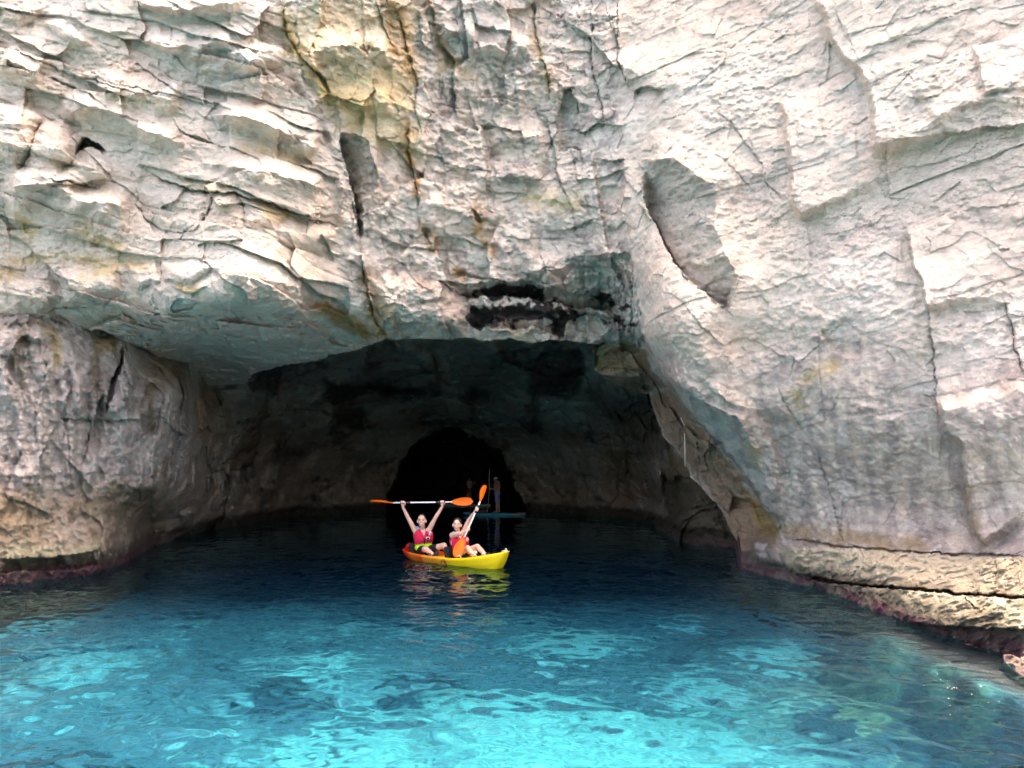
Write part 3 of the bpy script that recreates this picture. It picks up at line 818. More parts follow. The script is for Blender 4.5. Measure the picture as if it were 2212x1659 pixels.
hp2, _, _ = blocks(gX + .1 * gZ + 1.6 * gw1, gZ + 2 * gw2, 75, .12, .4, .3, 1.0, .05, .015, .015)
hc, _, _ = blocks(gZ + .08 * gX + 1.3 * gw1, gX + .3 * gY + gw2, 81, .35, 1.2, 1.2, 3.5, .55, .3, .04)
hc2, _, _ = blocks(gZ - .35 * gX + 2 * gw1, gX + .6 * gY + 2 * gw2, 85, .5, 1.6, .9, 2.6, .5, .3, .05)
gb = fbm(gX / 2.6, gY / 2.6, gZ / 2.0, 4)
gm = fbm(gX / .8, gY / .8, gZ / .6, 4)
gr_ = fbm(gX / .5, gY / .5, gZ / .4, 4, ridged=True)
gf = fbm(gX / .15, gY / .15, gZ / .11, 4)
gcr = fbm(gX / .17, gY / .17, gZ / .13, 3, ridged=True)
gr2 = fbm(gX / .38, gY / .38, gZ / .34, 4, ridged=True)
gfl = fbm(gX / .35 + .2 * gZ, gY / .8, gZ / 2.4, 4)
lowp = sstep(1.9, 1.2, gZ)
XP = gX + .16 * gZ
rg = fbm(XP / .55, gY / .9, gZ / 2.6, 4, ridged=True)
rg2 = fbm(XP / .2, gY / .3, gZ / .7, 3, ridged=True)
fp1, ep1 = facets(XP / .6 + gw1, gY / .8, gZ / 1.3 + gw2, 61)
G.H += (1 - far) * (hp * (1 - .7 * lowp) + .5 * hp2 + .30 * gb + .10 * gm - (.42 - .22 * lowp) * rg - .12 * rg2 + .07 * gf - .05 * gcr - .10 * gr2 + .22 * fp1 * (1 - .5 * lowp) - .05 * gr_ * (.4 + lowp))
fc1, ec1 = facets(gX / 3.2 + gw1, gY / 4.5, gZ / 2.0 + gw2, 71)
fc2, ec2 = facets(gX / 1.1 + gw1, gY / 1.6, gZ / .8 + gw2, 77)
G.H += far * (.5 * hc + .4 * hc2 + 1.3 * fc1 + .45 * fc2 + .9 * gb + .30 * gm - .20 * gr_)
# colours
gn1 = fbm(gX / 1.2 + 5, gY / 1.2, gZ / 1.0, 5); gn2 = fbm(gX / .35, gY / .35 + 9, gZ / .3, 5)
gc = np.zeros(gY.shape + (3,)) + np.array((.52, .465, .42))
gc = lerp(gc, (.35, .31, .29), sstep(-.05, .3, gn1 + .4 * gn2) * .8)
gc = lerp(gc, (.62, .57, .53), sstep(.15, .4, gn2) * .6)
gc = lerp(gc, (.30, .235, .155), lowp * np.clip(.75 + 1.0 * gn1, 0, .95))
gc = lerp(gc, (.64, .55, .47), far * .9)
gc = lerp(gc, (.44, .31, .21), far * sstep(.05, .35, gn1) * .7)
gc = lerp(gc, (.17, .145, .13), far * sstep(.12, .45, .5 * gn2 + 1.1 * fbm(gX / 3, gY / 3, gZ / 1.0 + 7, 4)) * .75)
stk = fbm(XP / .22, gY / .5, gZ / 2.8, 5)
gc = lerp(gc, (.24, .185, .13), (1 - far) * sstep(.08, .35, stk + .35 * gn1) * .75)
gc = lerp(gc, (.60, .57, .54), (1 - far) * (1 - lowp) * sstep(.1, .35, -stk) * .5)
G.C = gc
# traced features of the pillar
G.crack(c8('540,570 545,640 520,830 495,920'), .5, 3)
G.strip(c8('738,200 718,300 662,420 640,600'), c8('756,200 736,310 684,430 655,610'), .7, .4)
G.pillow(c8('650,600 690,400 740,230 830,260 830,420 760,520 700,640'), .35, 12)
G.pillow(c8('440,350 550,330 510,650 420,580'), .2, 10)
G.strip(c8('620,480 560,660 500,800'), c8('690,640 660,760 560,900'), .45, .1)
G.crack(c8('280,150 270,400 220,510 215,700 225,830'), .3, 3)
#G.crack(c8('60,680 40,740 0,820'), .35, 3.5)
G.crack(c8('500,960 490,1060 520,1130 490,1190'), .25, 3)
G.crack(c8('420,350 440,560 380,740 330,840'), .25, 3)
G.step(c8('925,1060 905,1200 925,1340'), .25, 40, 6)
G.strip(c8('0,1430 400,1420 600,1400'), c8('0,1480 400,1450 590,1430'), -.06, -.12)
G.strip(c8('0,1480 400,1450 590,1430'), c8('0,1560 300,1545 590,1520'), .1, .3)
G.tint(c8('540,110 700,130 720,210 610,250 560,260'), (.33, .22, .10), .8, 8, .5)
G.tint(c8('230,40 380,110 390,300 340,330 300,150'), (.55, .42, .20), .7, 10, .6)
G.tint(c8('860,250 1110,280 1090,420 960,420 900,520'), (.33, .24, .14), .65, 16, .7)
G.tint(c8('1100,430 1150,600 1080,820 1040,760'), (.26, .24, .26), .6, 10, .5)
G.tint(c8('730,1050 920,1050 910,1340 600,1420 680,1200'), (.20, .16, .115), .7, 14, .5)
G.tint(c8('0,1410 600,1390 590,1470 400,1500 0,1530'), (.44, .44, .30), .65, 12, .8, 18.)
G.tint(c8('0,1500 300,1470 400,1480 100,1530'), (.36, .27, .14), .6, 8, .8, 14.)
# interior: ceiling beds, hanging shelf on the left, rocks at the foot of the right-hand wall
d5 = lambda s: pts(s, 379.5, 704.8, .2614)           # crop of the left vault
G.strip(d5('590,830 860,700 1180,700 1340,760 1300,900'), d5('600,850 900,830 1250,910 1290,920 1300,930'), -1.2, -.2)
G.pillow(d5('860,650 1200,640 1340,780 1290,900 1000,840'), 1.4, 40)
G.strip(d5('580,820 700,830 830,820'), d5('390,1130 560,1050 700,1000'), 0, 1.5)
G.pillow(d5('1340,700 1450,660 1590,760 1520,860 1350,840'), -1.5, 20)
G.strip(d5('1250,540 1500,560 1900,520'), d5('1230,640 1500,640 1940,590'), .6, 1.2)
G.strip(d5('1320,440 1600,470 1990,520'), d5('1330,500 1600,520 2000,560'), .5, 1.0)
G.step(d5('570,1560 500,1480 580,1350 560,1180 820,830'), .8, 50, 3)
G.step(d5('800,1550 790,1350 830,1120 810,1050 900,850'), -1.2, 70, 3)
G.pillow(d5('0,1560 40,1520 170,1500 180,1590 60,1640'), 1.2, 16)
G.crack(c5('640,580 690,680 700,800 760,960 790,1080'), 1.2, 6)
G.crack(c5('1320,640 1310,800 1310,1150 1320,1240'), .8, 5)
G.crack(c5('1690,900 1680,1200 1720,1320'), .8, 4)
G.strip(c5('800,1060 1000,1080 1300,1150'), c5('820,1110 1040,1170 1300,1180'), .3, 1.0)
G.strip(c5('1300,1150 1580,1170 1700,1180'), c5('1330,1190 1600,1210 1700,1220'), .3, .8)
G.pillow(c5('1320,900 1600,940 1600,1160 1330,1150'), .5, 20)
G.pillow(pp('1430,1060 1470,1010 1540,1030 1575,1110 1570,1160 1480,1162 1440,1120'), .8, 30)
G.tint(pp('1430,1040 1560,1030 1575,1160 1450,1165'), (.13, .115, .075), .85, 12, .6)
G.tint(pp('1440,980 1530,990 1540,1040 1430,1050'), (.30, .22, .11), .7, 12, .6)
G.tint(pp('1290,860 1440,850 1480,960 1400,1000 1330,930'), (.22, .14, .11), .6, 18, .5)
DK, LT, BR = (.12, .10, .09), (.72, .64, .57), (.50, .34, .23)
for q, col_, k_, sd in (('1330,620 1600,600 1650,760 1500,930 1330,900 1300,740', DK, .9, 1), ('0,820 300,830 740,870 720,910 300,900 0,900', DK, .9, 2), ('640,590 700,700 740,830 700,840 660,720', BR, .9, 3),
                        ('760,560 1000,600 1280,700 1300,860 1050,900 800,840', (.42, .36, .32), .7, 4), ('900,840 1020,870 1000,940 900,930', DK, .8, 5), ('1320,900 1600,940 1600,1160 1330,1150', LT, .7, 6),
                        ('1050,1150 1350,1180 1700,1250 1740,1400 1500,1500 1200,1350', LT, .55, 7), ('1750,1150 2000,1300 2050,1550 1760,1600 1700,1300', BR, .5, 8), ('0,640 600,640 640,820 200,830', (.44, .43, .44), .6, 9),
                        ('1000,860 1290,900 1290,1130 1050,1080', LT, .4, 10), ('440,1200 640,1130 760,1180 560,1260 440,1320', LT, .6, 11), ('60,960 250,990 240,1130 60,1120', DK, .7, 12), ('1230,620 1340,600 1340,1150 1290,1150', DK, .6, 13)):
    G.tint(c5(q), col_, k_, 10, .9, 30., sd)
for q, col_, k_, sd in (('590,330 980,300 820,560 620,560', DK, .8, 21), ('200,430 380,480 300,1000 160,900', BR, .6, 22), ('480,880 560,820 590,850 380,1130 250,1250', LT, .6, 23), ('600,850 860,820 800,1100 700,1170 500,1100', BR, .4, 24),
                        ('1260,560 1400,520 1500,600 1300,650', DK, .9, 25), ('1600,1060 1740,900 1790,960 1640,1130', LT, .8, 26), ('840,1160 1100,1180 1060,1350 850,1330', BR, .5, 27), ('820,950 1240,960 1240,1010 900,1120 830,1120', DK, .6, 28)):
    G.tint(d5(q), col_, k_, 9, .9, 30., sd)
# inner arch: everything inside it falls away into the back chamber
ARCH = pp('828,1400 832,1100 845,1045 862,1005 880,975 912,945 945,930 985,926 1020,935 1052,955 1080,975 1090,1000 1108,1030 1122,1060 1138,1100 1142,1400')
au = G.wu + 16 * fbm(G.U / 38, G.V / 38, 0 * G.U + 2.7, 4); av = G.wv + 16 * fbm(G.U / 38, G.V / 38, 0 * G.U + 6.7, 4)
dA, _, _ = seg_dist(ARCH, au, av)
inA = inside(ARCH, au, av)
deep = 58 + 3.0 * gb + 1.5 * gm
G.H = np.where(inA, G.H + (deep - G.H) * sstep(0, 26, dA), G.H)
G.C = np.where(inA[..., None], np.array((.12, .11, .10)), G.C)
Zg = EYE + gkz * G.H
wl = np.argmax(Zg < -.03, axis=0)
for i in range(G.H.shape[1]):
    if wl[i] > 0:
        G.H[wl[i]:, i] = G.H[wl[i], i]
Zg = EYE + gkz * G.H; Xg = gkx * G.H
tide = fbm(Xg / .5, G.H / .5, Zg / .5, 4)
b1 = sstep(.55, .28, Zg + .18 * tide); b2 = sstep(.26, .14, Zg + .08 * tide)
G.C = lerp(G.C, (.04, .037, .03), b1 * .8)
G.C = lerp(G.C, (.095, .04, .055), b2 * (1 - far) * np.clip(.8 + 1.0 * tide, 0, 1))
G.H += np.where(G.H < 22, b1 * .05 * fbm(Xg / .09, G.H / .09, Zg / .09, 3), 0)
keep_g = np.ones(G.U.shape, bool)
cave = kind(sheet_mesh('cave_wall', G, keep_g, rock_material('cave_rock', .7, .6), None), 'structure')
cave['label'] = 'dark brown-grey rock walls and vault of the sea cave with an inner arch'

# ------------------------------------------------------------------ the hill the cave is cut into (keeps daylight out of the cave)
def shell(name, rings, mat):
    V = [p for r in rings for p in r]; n = len(rings[0]); F = []
    for k in range(len(rings) - 1):
        for i in range(n - 1):
            a = k * n + i
            F.append((a, a + 1, a + n + 1, a + n))
    V = np.array(V, float)
    return V, F
hx = np.linspace(-60, 40, 60)
def top_edge(x):
    return np.interp(x, [-60, -16, -9, 0, 5, 9, 14, 40], [6, 12.6, 15.4, 16.8, 16.6, 13.2, 10.2, 6])
def top_z(x):
    return np.interp(x, [-60, -16, -9, 0, 5, 9, 14, 40], [14, 15, 15.6, 16.2, 15.6, 13.6, 13, 13])
rings = [[(x, top_edge(x) + .3, top_z(x) - 4.5) for x in hx]]
for d, dz in ((.6, 0), (3, .5), (10, 1.5), (30, 3), (70, 4)):
    rings.append([(x, top_edge(x) + d, top_z(x) + dz) for x in hx])
rings.append([(x, top_edge(x) + 74, -6) for x in hx])
Vh, Fh = shell('hill', rings, None)
Vh[:, 1] += .8 * perlin(Vh[:, 0] / 3, Vh[:, 1] / 3, Vh[:, 2] / 3); Vh[:, 2] += .6 * perlin(Vh[:, 0] / 3 + 9, Vh[:, 1] / 3, Vh[:, 2] / 3)
n0 = len(Vh)
hill = kind(mesh_from('hill', Vh, np.array(Fh), True, np.zeros((n0, 4)) + np.array((.5, .46, .4, 0)), ROCK), 'structure')
hill['label'] = 'limestone hill that the sea cave is cut into'

# ------------------------------------------------------------------ seabed
def grid_mesh(name, xs, ys, fz, mat=None, fc=None):
    X, Y = np.meshgrid(xs, ys)
    Z = fz(X, Y)
    n, m = len(xs), len(ys)
    r, c = np.meshgrid(np.arange(m - 1), np.arange(n - 1), indexing='ij')
    a = (r * n + c).ravel()
    F = np.stack([a, a + 1, a + n + 1, a + n], -1)
    cols = fc(X, Y, Z).reshape(-1, 3) if fc else None
    return mesh_from(name, np.stack([X, Y, Z], -1).reshape(-1, 3), F, True, cols, mat)

def wall_x(y):      # waterline of the right-hand wall
    return np.interp(y, [-20, 4, 7.6, 13.6, 18, 24], [9, 5.6, 5.0, 5.2, 5.1, 4.8])
def bed_z(X, Y):
    z = -3.1 - .06 * np.clip(Y - 8, 0, 20) + .35 * fbm(X / 3, Y / 3, 0 * X, 4) + .12 * fbm(X / .8, Y / .8, 0 * X + 4, 4)
    rocks = sstep(.05, .45, fbm(X / 1.6 + 40, Y / 1.6, 0 * X, 4))
    z = z + .7 * rocks
    dw = wall_x(Y) - X + .35 * fbm(X / .8, Y / .8, 0 * X + 8, 3)
    shelf = sstep(1.2, .7, dw) * sstep(12, 9.5, Y)
    z = np.where(Y < 30, z * (1 - shelf) + shelf * (-.32 + .10 * fbm(X / .5, Y / .5, 0 * X + 2, 4)), z)
    slope = sstep(3.2, .8, dw) * .35
    return z + slope * (1 - shelf) * 1.5
def bed_c(X, Y, Z):
    n1 = fbm(X / 1.7, Y / 1.7, 0 * X + 3, 5); n2 = fbm(X / .5, Y / .5, 0 * X + 6, 4)
    c = np.zeros(X.shape + (3,)) + np.array((.020, .135, .190))
    c = lerp(c, (.05, .38, .44), sstep(.0, .38, n1 + .3 * n2))
    c = lerp(c, (.012, .045, .075), sstep(.08, .4, fbm(X / 1.6 + 40, Y / 1.6, 0 * X, 4) + .25 * n2) * .9)
    c = lerp(c, (.05, .40, .44), sstep(.15, .55, .85 * np.exp(-((X - .6) / 3.2) ** 2 - ((Y - 8.2) / 2.2) ** 2) + .6 * n1 + .5 * n2 - .12) * .9)
    c = lerp(c, (.006, .032, .062), sstep(13.0, 17.0, Y + 1.6 * n1) * .94)  # far bed darkened in colour, standing in for cliff shadow and deep water
    n3 = fbm(X / .16, Y / .16, 0 * X + 9, 3); c = c * (1 + .9 * np.clip(n3, -.6, .6))[..., None]
    c = lerp(c, (.03, .12, .15), np.maximum(sstep(4.5, 1.5, Y), sstep(12, 15, np.abs(X))) * .85)
    dw = wall_x(Y) - X
    c = lerp(c, (.20, .33, .25), sstep(3.0, 1.2, dw) * sstep(12, 8, Y) * sstep(-.2, .3, n1 + n2) * .8)
    c = lerp(c, (.13, .065, .065), sstep(1.1, .5, dw + .3 * n2) * sstep(12, 10, Y))
    return c
mb, ntb, bb = new_mat('sea_floor')
ab = N(ntb, 'ShaderNodeAttribute', attribute_name='rock_colour')
nb = N(ntb, 'ShaderNodeTexNoise', i_Scale=6.0, i_Detail=6.0); tcb = N(ntb, 'ShaderNodeTexCoord'); ntb.links.new(tcb.outputs['Object'], nb.inputs['Vector'])
rb = N(ntb, 'ShaderNodeMapRange'); rb.inputs[1].default_value = .3; rb.inputs[2].default_value = .7; rb.inputs[3].default_value = .65; rb.inputs[4].default_value = 1.2
ntb.links.new(nb.outputs[0], rb.inputs[0])
mxb = N(ntb, 'ShaderNodeMix', data_type='RGBA', blend_type='MULTIPLY'); mxb.inputs[0].default_value = 1
ntb.links.new(ab.outputs['Color'], mxb.inputs[6]); ntb.links.new(rb.outputs[0], mxb.inputs[7]); ntb.links.new(mxb.outputs[2], bb.inputs['Base Color'])
bb.inputs['Roughness'].default_value = 1; bb.inputs['Specular IOR Level'].default_value = 0
bx = np.array(grow(-12, -3000, .2, 1.35)[::-1] + lines(-12, 7, .07) + grow(7, 3000, .2, 1.35))
by = np.array(grow(2, -3000, .6, 1.35)[::-1] + lines(2, 20, .07) + grow(20, 26, .1, 1.05) + grow(26, 70, .6, 1.1))
bed = kind(grid_mesh('seabed', bx, by, bed_z, mb, bed_c), 'structure')
bed['label'] = 'turquoise sand and dark rocks of the shallow sea floor'
bed.cycles.is_caustics_receiver = True

# ------------------------------------------------------------------ water
wrng = np.random.default_rng(3)
WAVES = []
lam = .09
while lam < 3.2:
    for _ in range(3):
        th = wrng.normal(1.25, .65)
        WAVES.append((lam * wrng.uniform(.9, 1.1), th, wrng.uniform(0, 6.28)))
    lam *= 1.16
def water_z(X, Y):
    calm = 1 - .65 * sstep(13, 24, Y)
    gust = .75 + .6 * fbm(X / 2.5, Y / 4.0, 0 * X + 1.5, 3)
    Z = np.zeros_like(X)
    for (l, th, ph) in WAVES:
        k = 2 * math.pi / l
        a = .0068 * l ** .85
        a *= .8 if l < .35 else .8 * (.35 / l) ** .55
        Z += a * np.sin(k * (X * math.cos(th) + Y * math.sin(th)) + ph + 1.5 * np.sin(.7 * X + .3 * Y + ph))
    edge = sstep(-15, -13, X) * sstep(9.5, 8, X) * sstep(2, 3, Y) * sstep(62, 58, Y)
    return Z * calm * gust * edge
mw = bpy.data.materials.new('sea_water'); mw.use_nodes = True
ntw = mw.node_tree; ntw.nodes.clear()
ow = ntw.nodes.new('ShaderNodeOutputMaterial'); gl = ntw.nodes.new('ShaderNodeBsdfGlass')
gl.inputs['IOR'].default_value = 1.333; gl.inputs['Roughness'].default_value = 0.0; gl.inputs['Color'].default_value = (.58, .93, 1.0, 1)
ntw.links.new(gl.outputs[0], ow.inputs[0])
wx = np.array(grow(-10.5, -3000, .08, 1.22)[::-1] + lines(-10.5, 7.0, .036) + grow(7.0, 3000, .08, 1.22))
wy = np.array(grow(3.2, -3000, .08, 1.2)[::-1] + lines(3.2, 12, .032) + grow(12, 70, .033, 1.012))
water = kind(grid_mesh('sea_water', wx, wy, water_z, mw), 'structure')
water['label'] = 'clear rippled turquoise sea in front of and inside the cave'
water.cycles.is_caustics_caster = True

# ------------------------------------------------------------------ object helpers
def plain(name, rgb, rough=.5, spec=.4, noise=.0, scale=30., bump=0., coat=0.):
    m, nt, b = new_mat(name)
    b.inputs['Roughness'].default_value = rough
    b.inputs['Specular IOR Level'].default_value = spec
    b.inputs['Coat Weight'].default_value = coat
    tc = N(nt, 'ShaderNodeTexCoord')
    n = N(nt, 'ShaderNodeTexNoise', i_Scale=scale, i_Detail=5.0)
    nt.links.new(tc.outputs['Object'], n.inputs['Vector'])
    r = N(nt, 'ShaderNodeMapRange'); r.inputs[1].default_value = .3; r.inputs[2].default_value = .7
    r.inputs[3].default_value = 1 - noise; r.inputs[4].default_value = 1 + noise * .6
    nt.links.new(n.outputs[0], r.inputs[0])
    mx = N(nt, 'ShaderNodeMix', data_type='RGBA', blend_type='MULTIPLY'); mx.inputs[0].default_value = 1
    mx.inputs[6].default_value = (*rgb, 1)
    nt.links.new(r.outputs[0], mx.inputs[7]); nt.links.new(mx.outputs[2], b.inputs['Base Color'])
    if bump:
        bp = N(nt, 'ShaderNodeBump'); bp.inputs['Strength'].default_value = bump; bp.inputs['Distance'].default_value = .01
        nt.links.new(n.outputs[0], bp.inputs['Height']); nt.links.new(bp.outputs[0], b.inputs['Normal'])
    return m

def thing(name, label, cat, loc=(0, 0, 0), rot=(0, 0, 0), group=None):
    o = bpy.data.objects.new(name, None)
    o.empty_display_size = .1
    o.location = loc; o.rotation_euler = rot
    COL.objects.link(o)
    o['label'] = label; o['category'] = cat
    if group: o['group'] = group
    return o

def inv(parent):
    return Matrix.LocRotScale(parent.location, parent.rotation_euler, None).inverted()

def put(name, bm, mat, parent=None, world=True, smooth=True, root=None):
    """bmesh -> object; vertices given in the world are moved into the frame of the thing"""
    if world and (root or parent):
        bm.transform(inv(root or parent))
    bmesh.ops.recalc_face_normals(bm, faces=bm.faces[:])
    me = bpy.data.meshes.new(name); bm.to_mesh(me); bm.free()
    for p in me.polygons: p.use_smooth = smooth
    o = bpy.data.objects.new(name, me); COL.objects.link(o)
    if mat: me.materials.append(mat)
    if parent: o.parent = parent
    return o

def ring_tube(bm, path, radii, seg=10, caps=True, squash=None):
    path = [Vector(p) for p in path]
    if not hasattr(radii, '__len__'): radii = [radii] * len(path)
    t0 = (path[1] - path[0]).normalized()
    ref = Vector((0, 0, 1)) if abs(t0.z) < .9 else Vector((1, 0, 0))
    nx = t0.cross(ref).normalized()
    rows = []
    for i, p in enumerate(path):
        t = (path[min(i + 1, len(path) - 1)] - path[max(i - 1, 0)]).normalized()
        nx = (nx - t * nx.dot(t)).normalized(); ny = t.cross(nx)
        s = squash or (1, 1)
        rows.append([bm.verts.new(p + (nx * math.cos(a) * s[0] + ny * math.sin(a) * s[1]) * radii[i]) for a in [2 * math.pi * k / seg for k in range(seg)]])
    for a, b in zip(rows[:-1], rows[1:]):
        for k in range(seg):
            bm.faces.new((a[k], a[(k + 1) % seg], b[(k + 1) % seg], b[k]))
    if caps:
        bm.faces.new(rows[0][::-1]); bm.faces.new(rows[-1])

def capsule(bm, a, b, ra, rb, seg=12):
    a, b = Vector(a), Vector(b)
    d = (b - a); l = d.length
    d = d / l if l > 1e-6 else Vector((0, 0, 1))
    path, rad = [], []
    for k in range(4):
        an = math.pi / 2 * (k / 3.5 + .08)
        path.append(a - d * ra * math.cos(an)); rad.append(ra * math.sin(an))
    path.append(a); rad.append(ra); path.append(b); rad.append(rb)
    for k in range(4):
        an = math.pi / 2 * (1 - (k + .5) / 3.75)
        path.append(b + d * rb * math.cos(an)); rad.append(rb * math.sin(an))
    ring_tube(bm, path, rad, seg)

def ellipsoid(bm, c, r, rot=None, seg=16, rings=10):
    M = Matrix.Translation(Vector(c)) @ (rot.to_4x4() if rot else Matrix.Identity(4)) @ Matrix.Diagonal((*r, 1))
    bmesh.ops.create_uvsphere(bm, u_segments=seg, v_segments=rings, radius=1, matrix=M)

def box(bm, c, s, rot=None, bevel=0):
    M = Matrix.Translation(Vector(c)) @ (rot.to_4x4() if rot else Matrix.Identity(4)) @ Matrix.Diagonal((*s, 1))
    r = bmesh.ops.create_cube(bm, size=1, matrix=M)
    if bevel:
        bmesh.ops.bevel(bm, geom=list({e for v in r['verts'] for e in v.link_edges}), offset=bevel, segments=2, affect='EDGES')

def fused(name, build, mat, parent, voxel=.008, smooth_it=4, root=None):
    """several overlapping solids melted into one continuous skin"""
    bm = bmesh.new(); build(bm)
    me = bpy.data.meshes.new('tmp'); bm.to_mesh(me); bm.free()
    o = bpy.data.objects.new('tmp', me); COL.objects.link(o)
    md = o.modifiers.new('r', 'REMESH'); md.mode = 'VOXEL'; md.voxel_size = voxel
    if smooth_it:
        sm = o.modifiers.new('s', 'SMOOTH'); sm.factor = .5; sm.iterations = smooth_it
    dg = bpy.context.evaluated_depsgraph_get()
    res = bpy.data.meshes.new_from_object(o.evaluated_get(dg))
    bpy.data.objects.remove(o); bpy.data.meshes.remove(me)
    bm = bmesh.new(); bm.from_mesh(res); bpy.data.meshes.remove(res)
    return put(name, bm, mat, parent, root=root)

def text_mesh(name, s, size, mat, parent, M, shear=0.0):
    cu = bpy.data.curves.new('t', 'FONT'); cu.body = s; cu.size = size; cu.align_x = 'CENTER'; cu.align_y = 'CENTER'; cu.shear = shear; cu.extrude = .001; cu.offset = size * .03
    o = bpy.data.objects.new('t', cu); COL.objects.link(o)
    dg = bpy.context.evaluated_depsgraph_get()
    me = bpy.data.meshes.new_from_object(o.evaluated_get(dg))
    bpy.data.objects.remove(o)
    me.transform(M)
    r = bpy.data.objects.new(name, me); me.name = name; COL.objects.link(r); me.materials.append(mat); r.parent = parent
    return r

def ck(x, y, Y):       # pixel of the enlarged kayak crop -> point at distance Y
    return at(780.7 + x * .1716, 997.6 + y * .1716, Y)

SKIN = plain('skin', (.72, .44, .34), .55, .3, .10, 12)
SKIN_W = plain('skin_fair', (.74, .46, .36), .55, .35, .10, 12)
SKIN_F = plain('skin_face', (.60, .32, .26), .5, .4, .12, 14)
SKIN_D = plain('skin_tanned', (.58, .37, .28), .55, .35, .10, 12)
RED = plain('vest_red', (.66, .018, .075), .7, .2, .12, 25, .3)
BLACK = plain('black_fabric', (.014, .014, .017), .8, .3, .2, 30, .3)
LIME = plain('lime_fabric', (.46, .78, .04), .7, .3, .1, 25, .3)
WHITE = plain('white_print', (.80, .79, .78), .5, .4, .04)
BLUE = plain('pale_blue_fabric', (.34, .45, .66), .7, .3, .1)
HAIR_M = plain('short_hair', (.05, .035, .028), .7, .3, .3, 120, .5)
HAIR = plain('dark_hair', (.030, .019, .014), .5, .5, .35, 60, .5)
DARK = plain('dark_detail', (.03, .022, .022), .6, .3)
LIPS = plain('lips', (.42, .10, .09), .5, .4)
ORANGE = plain('paddle_orange', (.90, .15, .004), .45, .3, .05, 8)
ALU = plain('paddle_shaft', (.84, .83, .84), .4, .5, .05, 20)
SHADE = plain('paddle_grip', (.06, .06, .065), .6, .4)

# ------------------------------------------------------------------ kayak
BOW = Vector((.688, -.725, 0))
SIDE = Vector((.725, .688, 0))
KC = Vector((-1.23, 16.55, 0))
kay = thing('kayak', 'red, orange and yellow sit-on-top double kayak floating at the cave mouth', 'kayak', KC, (0, 0, math.atan2(BOW.y, BOW.x)))
def hull_section(x):
    t = x / 1.6
    fb = max(0.0, 1 - abs(t) ** (2.8 if t > 0 else 3.2))
    b = .385 * fb ** .60 + .022
    sheer = .135 + (.185 * max(t, 0) ** 2.2) + .045 * max(-t, 0) ** 2.2
    keel = -.115 + .04 * max(0, t) ** 3 + .24 * (max(0, t - .80) / .20) ** 2.2 + .20 * max(0, -t) ** 4
    return b, sheer, keel
def hull_bmesh():
    bm = bmesh.new()
    xs = np.concatenate([np.linspace(-1.6, -1.3, 8), np.linspace(-1.25, 1.2, 50), np.linspace(1.23, 1.6, 16)])
    rows = []
    for x in xs:
        b, sh, ke = hull_section(x)
        prof = []
        for k in range(15):                       # keel to gunwale
            s = k / 14
            y = b * min(1.0, math.sin(s * math.pi / 2) ** .8 * (.86 + .14 * s))
            z = ke + (sh - ke) * s ** 1.7
            # chines: two moulded grooves running to the bow
            g = .010 * math.exp(-((s - .55) / .03) ** 2) + .008 * math.exp(-((s - .78) / .03) ** 2)
            y -= g * min(1, b / .2)
            rake = .10 * max(0, x - 1.2) / .4 * (s - .6) - .10 * max(0, -x - 1.2) / .4 * (s - .6)
            prof.append((x + rake, y, z))
        # rolled edge, then the deck with its seat wells
        xe = prof[-1][0]
        w1 = max(0, 1 - abs((x + .82) / .52) ** 6) * .5 + max(0, 1 - abs((x - .36) / .56) ** 6) * .5
        w1 = min(1, 2 * max(0, w1))
        foot = 0
        for (f, dz) in ((.965, .012), (.90, .014), (.82, .0), (.70, -.05 * w1), (.5, -.085 * w1), (.25, -.095 * w1), (0, -.095 * w1)):
            dzc = dz + (.035 * (1 - f ** 2) if w1 < .02 and abs(x) > 1.0 else 0)
            prof.append((xe, b * f, sh + dzc))
        rows.append(prof)
    vs_ = []
    for prof in rows:
        r = [bm.verts.new(p) for p in prof]
        l = [bm.verts.new((p[0], -p[1], p[2])) for p in prof[1:-1]]
        vs_.append(r + l[::-1])
    n = len(vs_[0])
    for a, b_ in zip(vs_[:-1], vs_[1:]):
        for k in range(n):
            bm.faces.new((a[k], a[(k + 1) % n], b_[(k + 1) % n], b_[k]))
    bm.faces.new(vs_[0]); bm.faces.new(vs_[-1][::-1])
    return bm
mh, nth, bh = new_mat('kayak_plastic')
tch = N(nth, 'ShaderNodeTexCoord'); sph = N(nth, 'ShaderNodeSeparateXYZ'); nth.links.new(tch.outputs['Object'], sph.inputs[0])
nh = N(nth, 'ShaderNodeTexNoise', i_Scale=5.0, i_Detail=5.0); nth.links.new(tch.outputs['Object'], nh.inputs['Vector'])
mah = N(nth, 'ShaderNodeMath', operation='MULTIPLY_ADD'); nth.links.new(nh.outputs[0], mah.inputs[0]); mah.inputs[1].default_value = .35; nth.links.new(sph.outputs[0], mah.inputs[2])
mrh = N(nth, 'ShaderNodeMapRange'); mrh.inputs[1].default_value = -1.6 + .175; mrh.inputs[2].default_value = 1.6 + .175; nth.links.new(mah.outputs[0], mrh.inputs[0])
cr = N(nth, 'ShaderNodeValToRGB'); nth.links.new(mrh.outputs[0], cr.inputs[0])
e = cr.color_ramp.elements
e[0].position = .07; e[0].color = (.60, .02, .008, 1); e[1].position = .66; e[1].color = (.92, .62, .015, 1)
for p_, c_ in ((.15, (.72, .07, .01, 1)), (.22, (.80, .20, .02, 1)), (.265, (.78, .14, .015, 1)), (.31, (.75, .07, .01, 1)), (.335, (.84, .30, .03, 1)), (.50, (.86, .34, .03, 1)), (.57, (.88, .52, .03, 1))):
    q_ = e.new(p_); q_.color = c_
nth.links.new(cr.outputs[0], bh.inputs['Base Color']); bh.inputs['Roughness'].default_value = .38
hull = put('hull', hull_bmesh(), mh, kay, world=False)
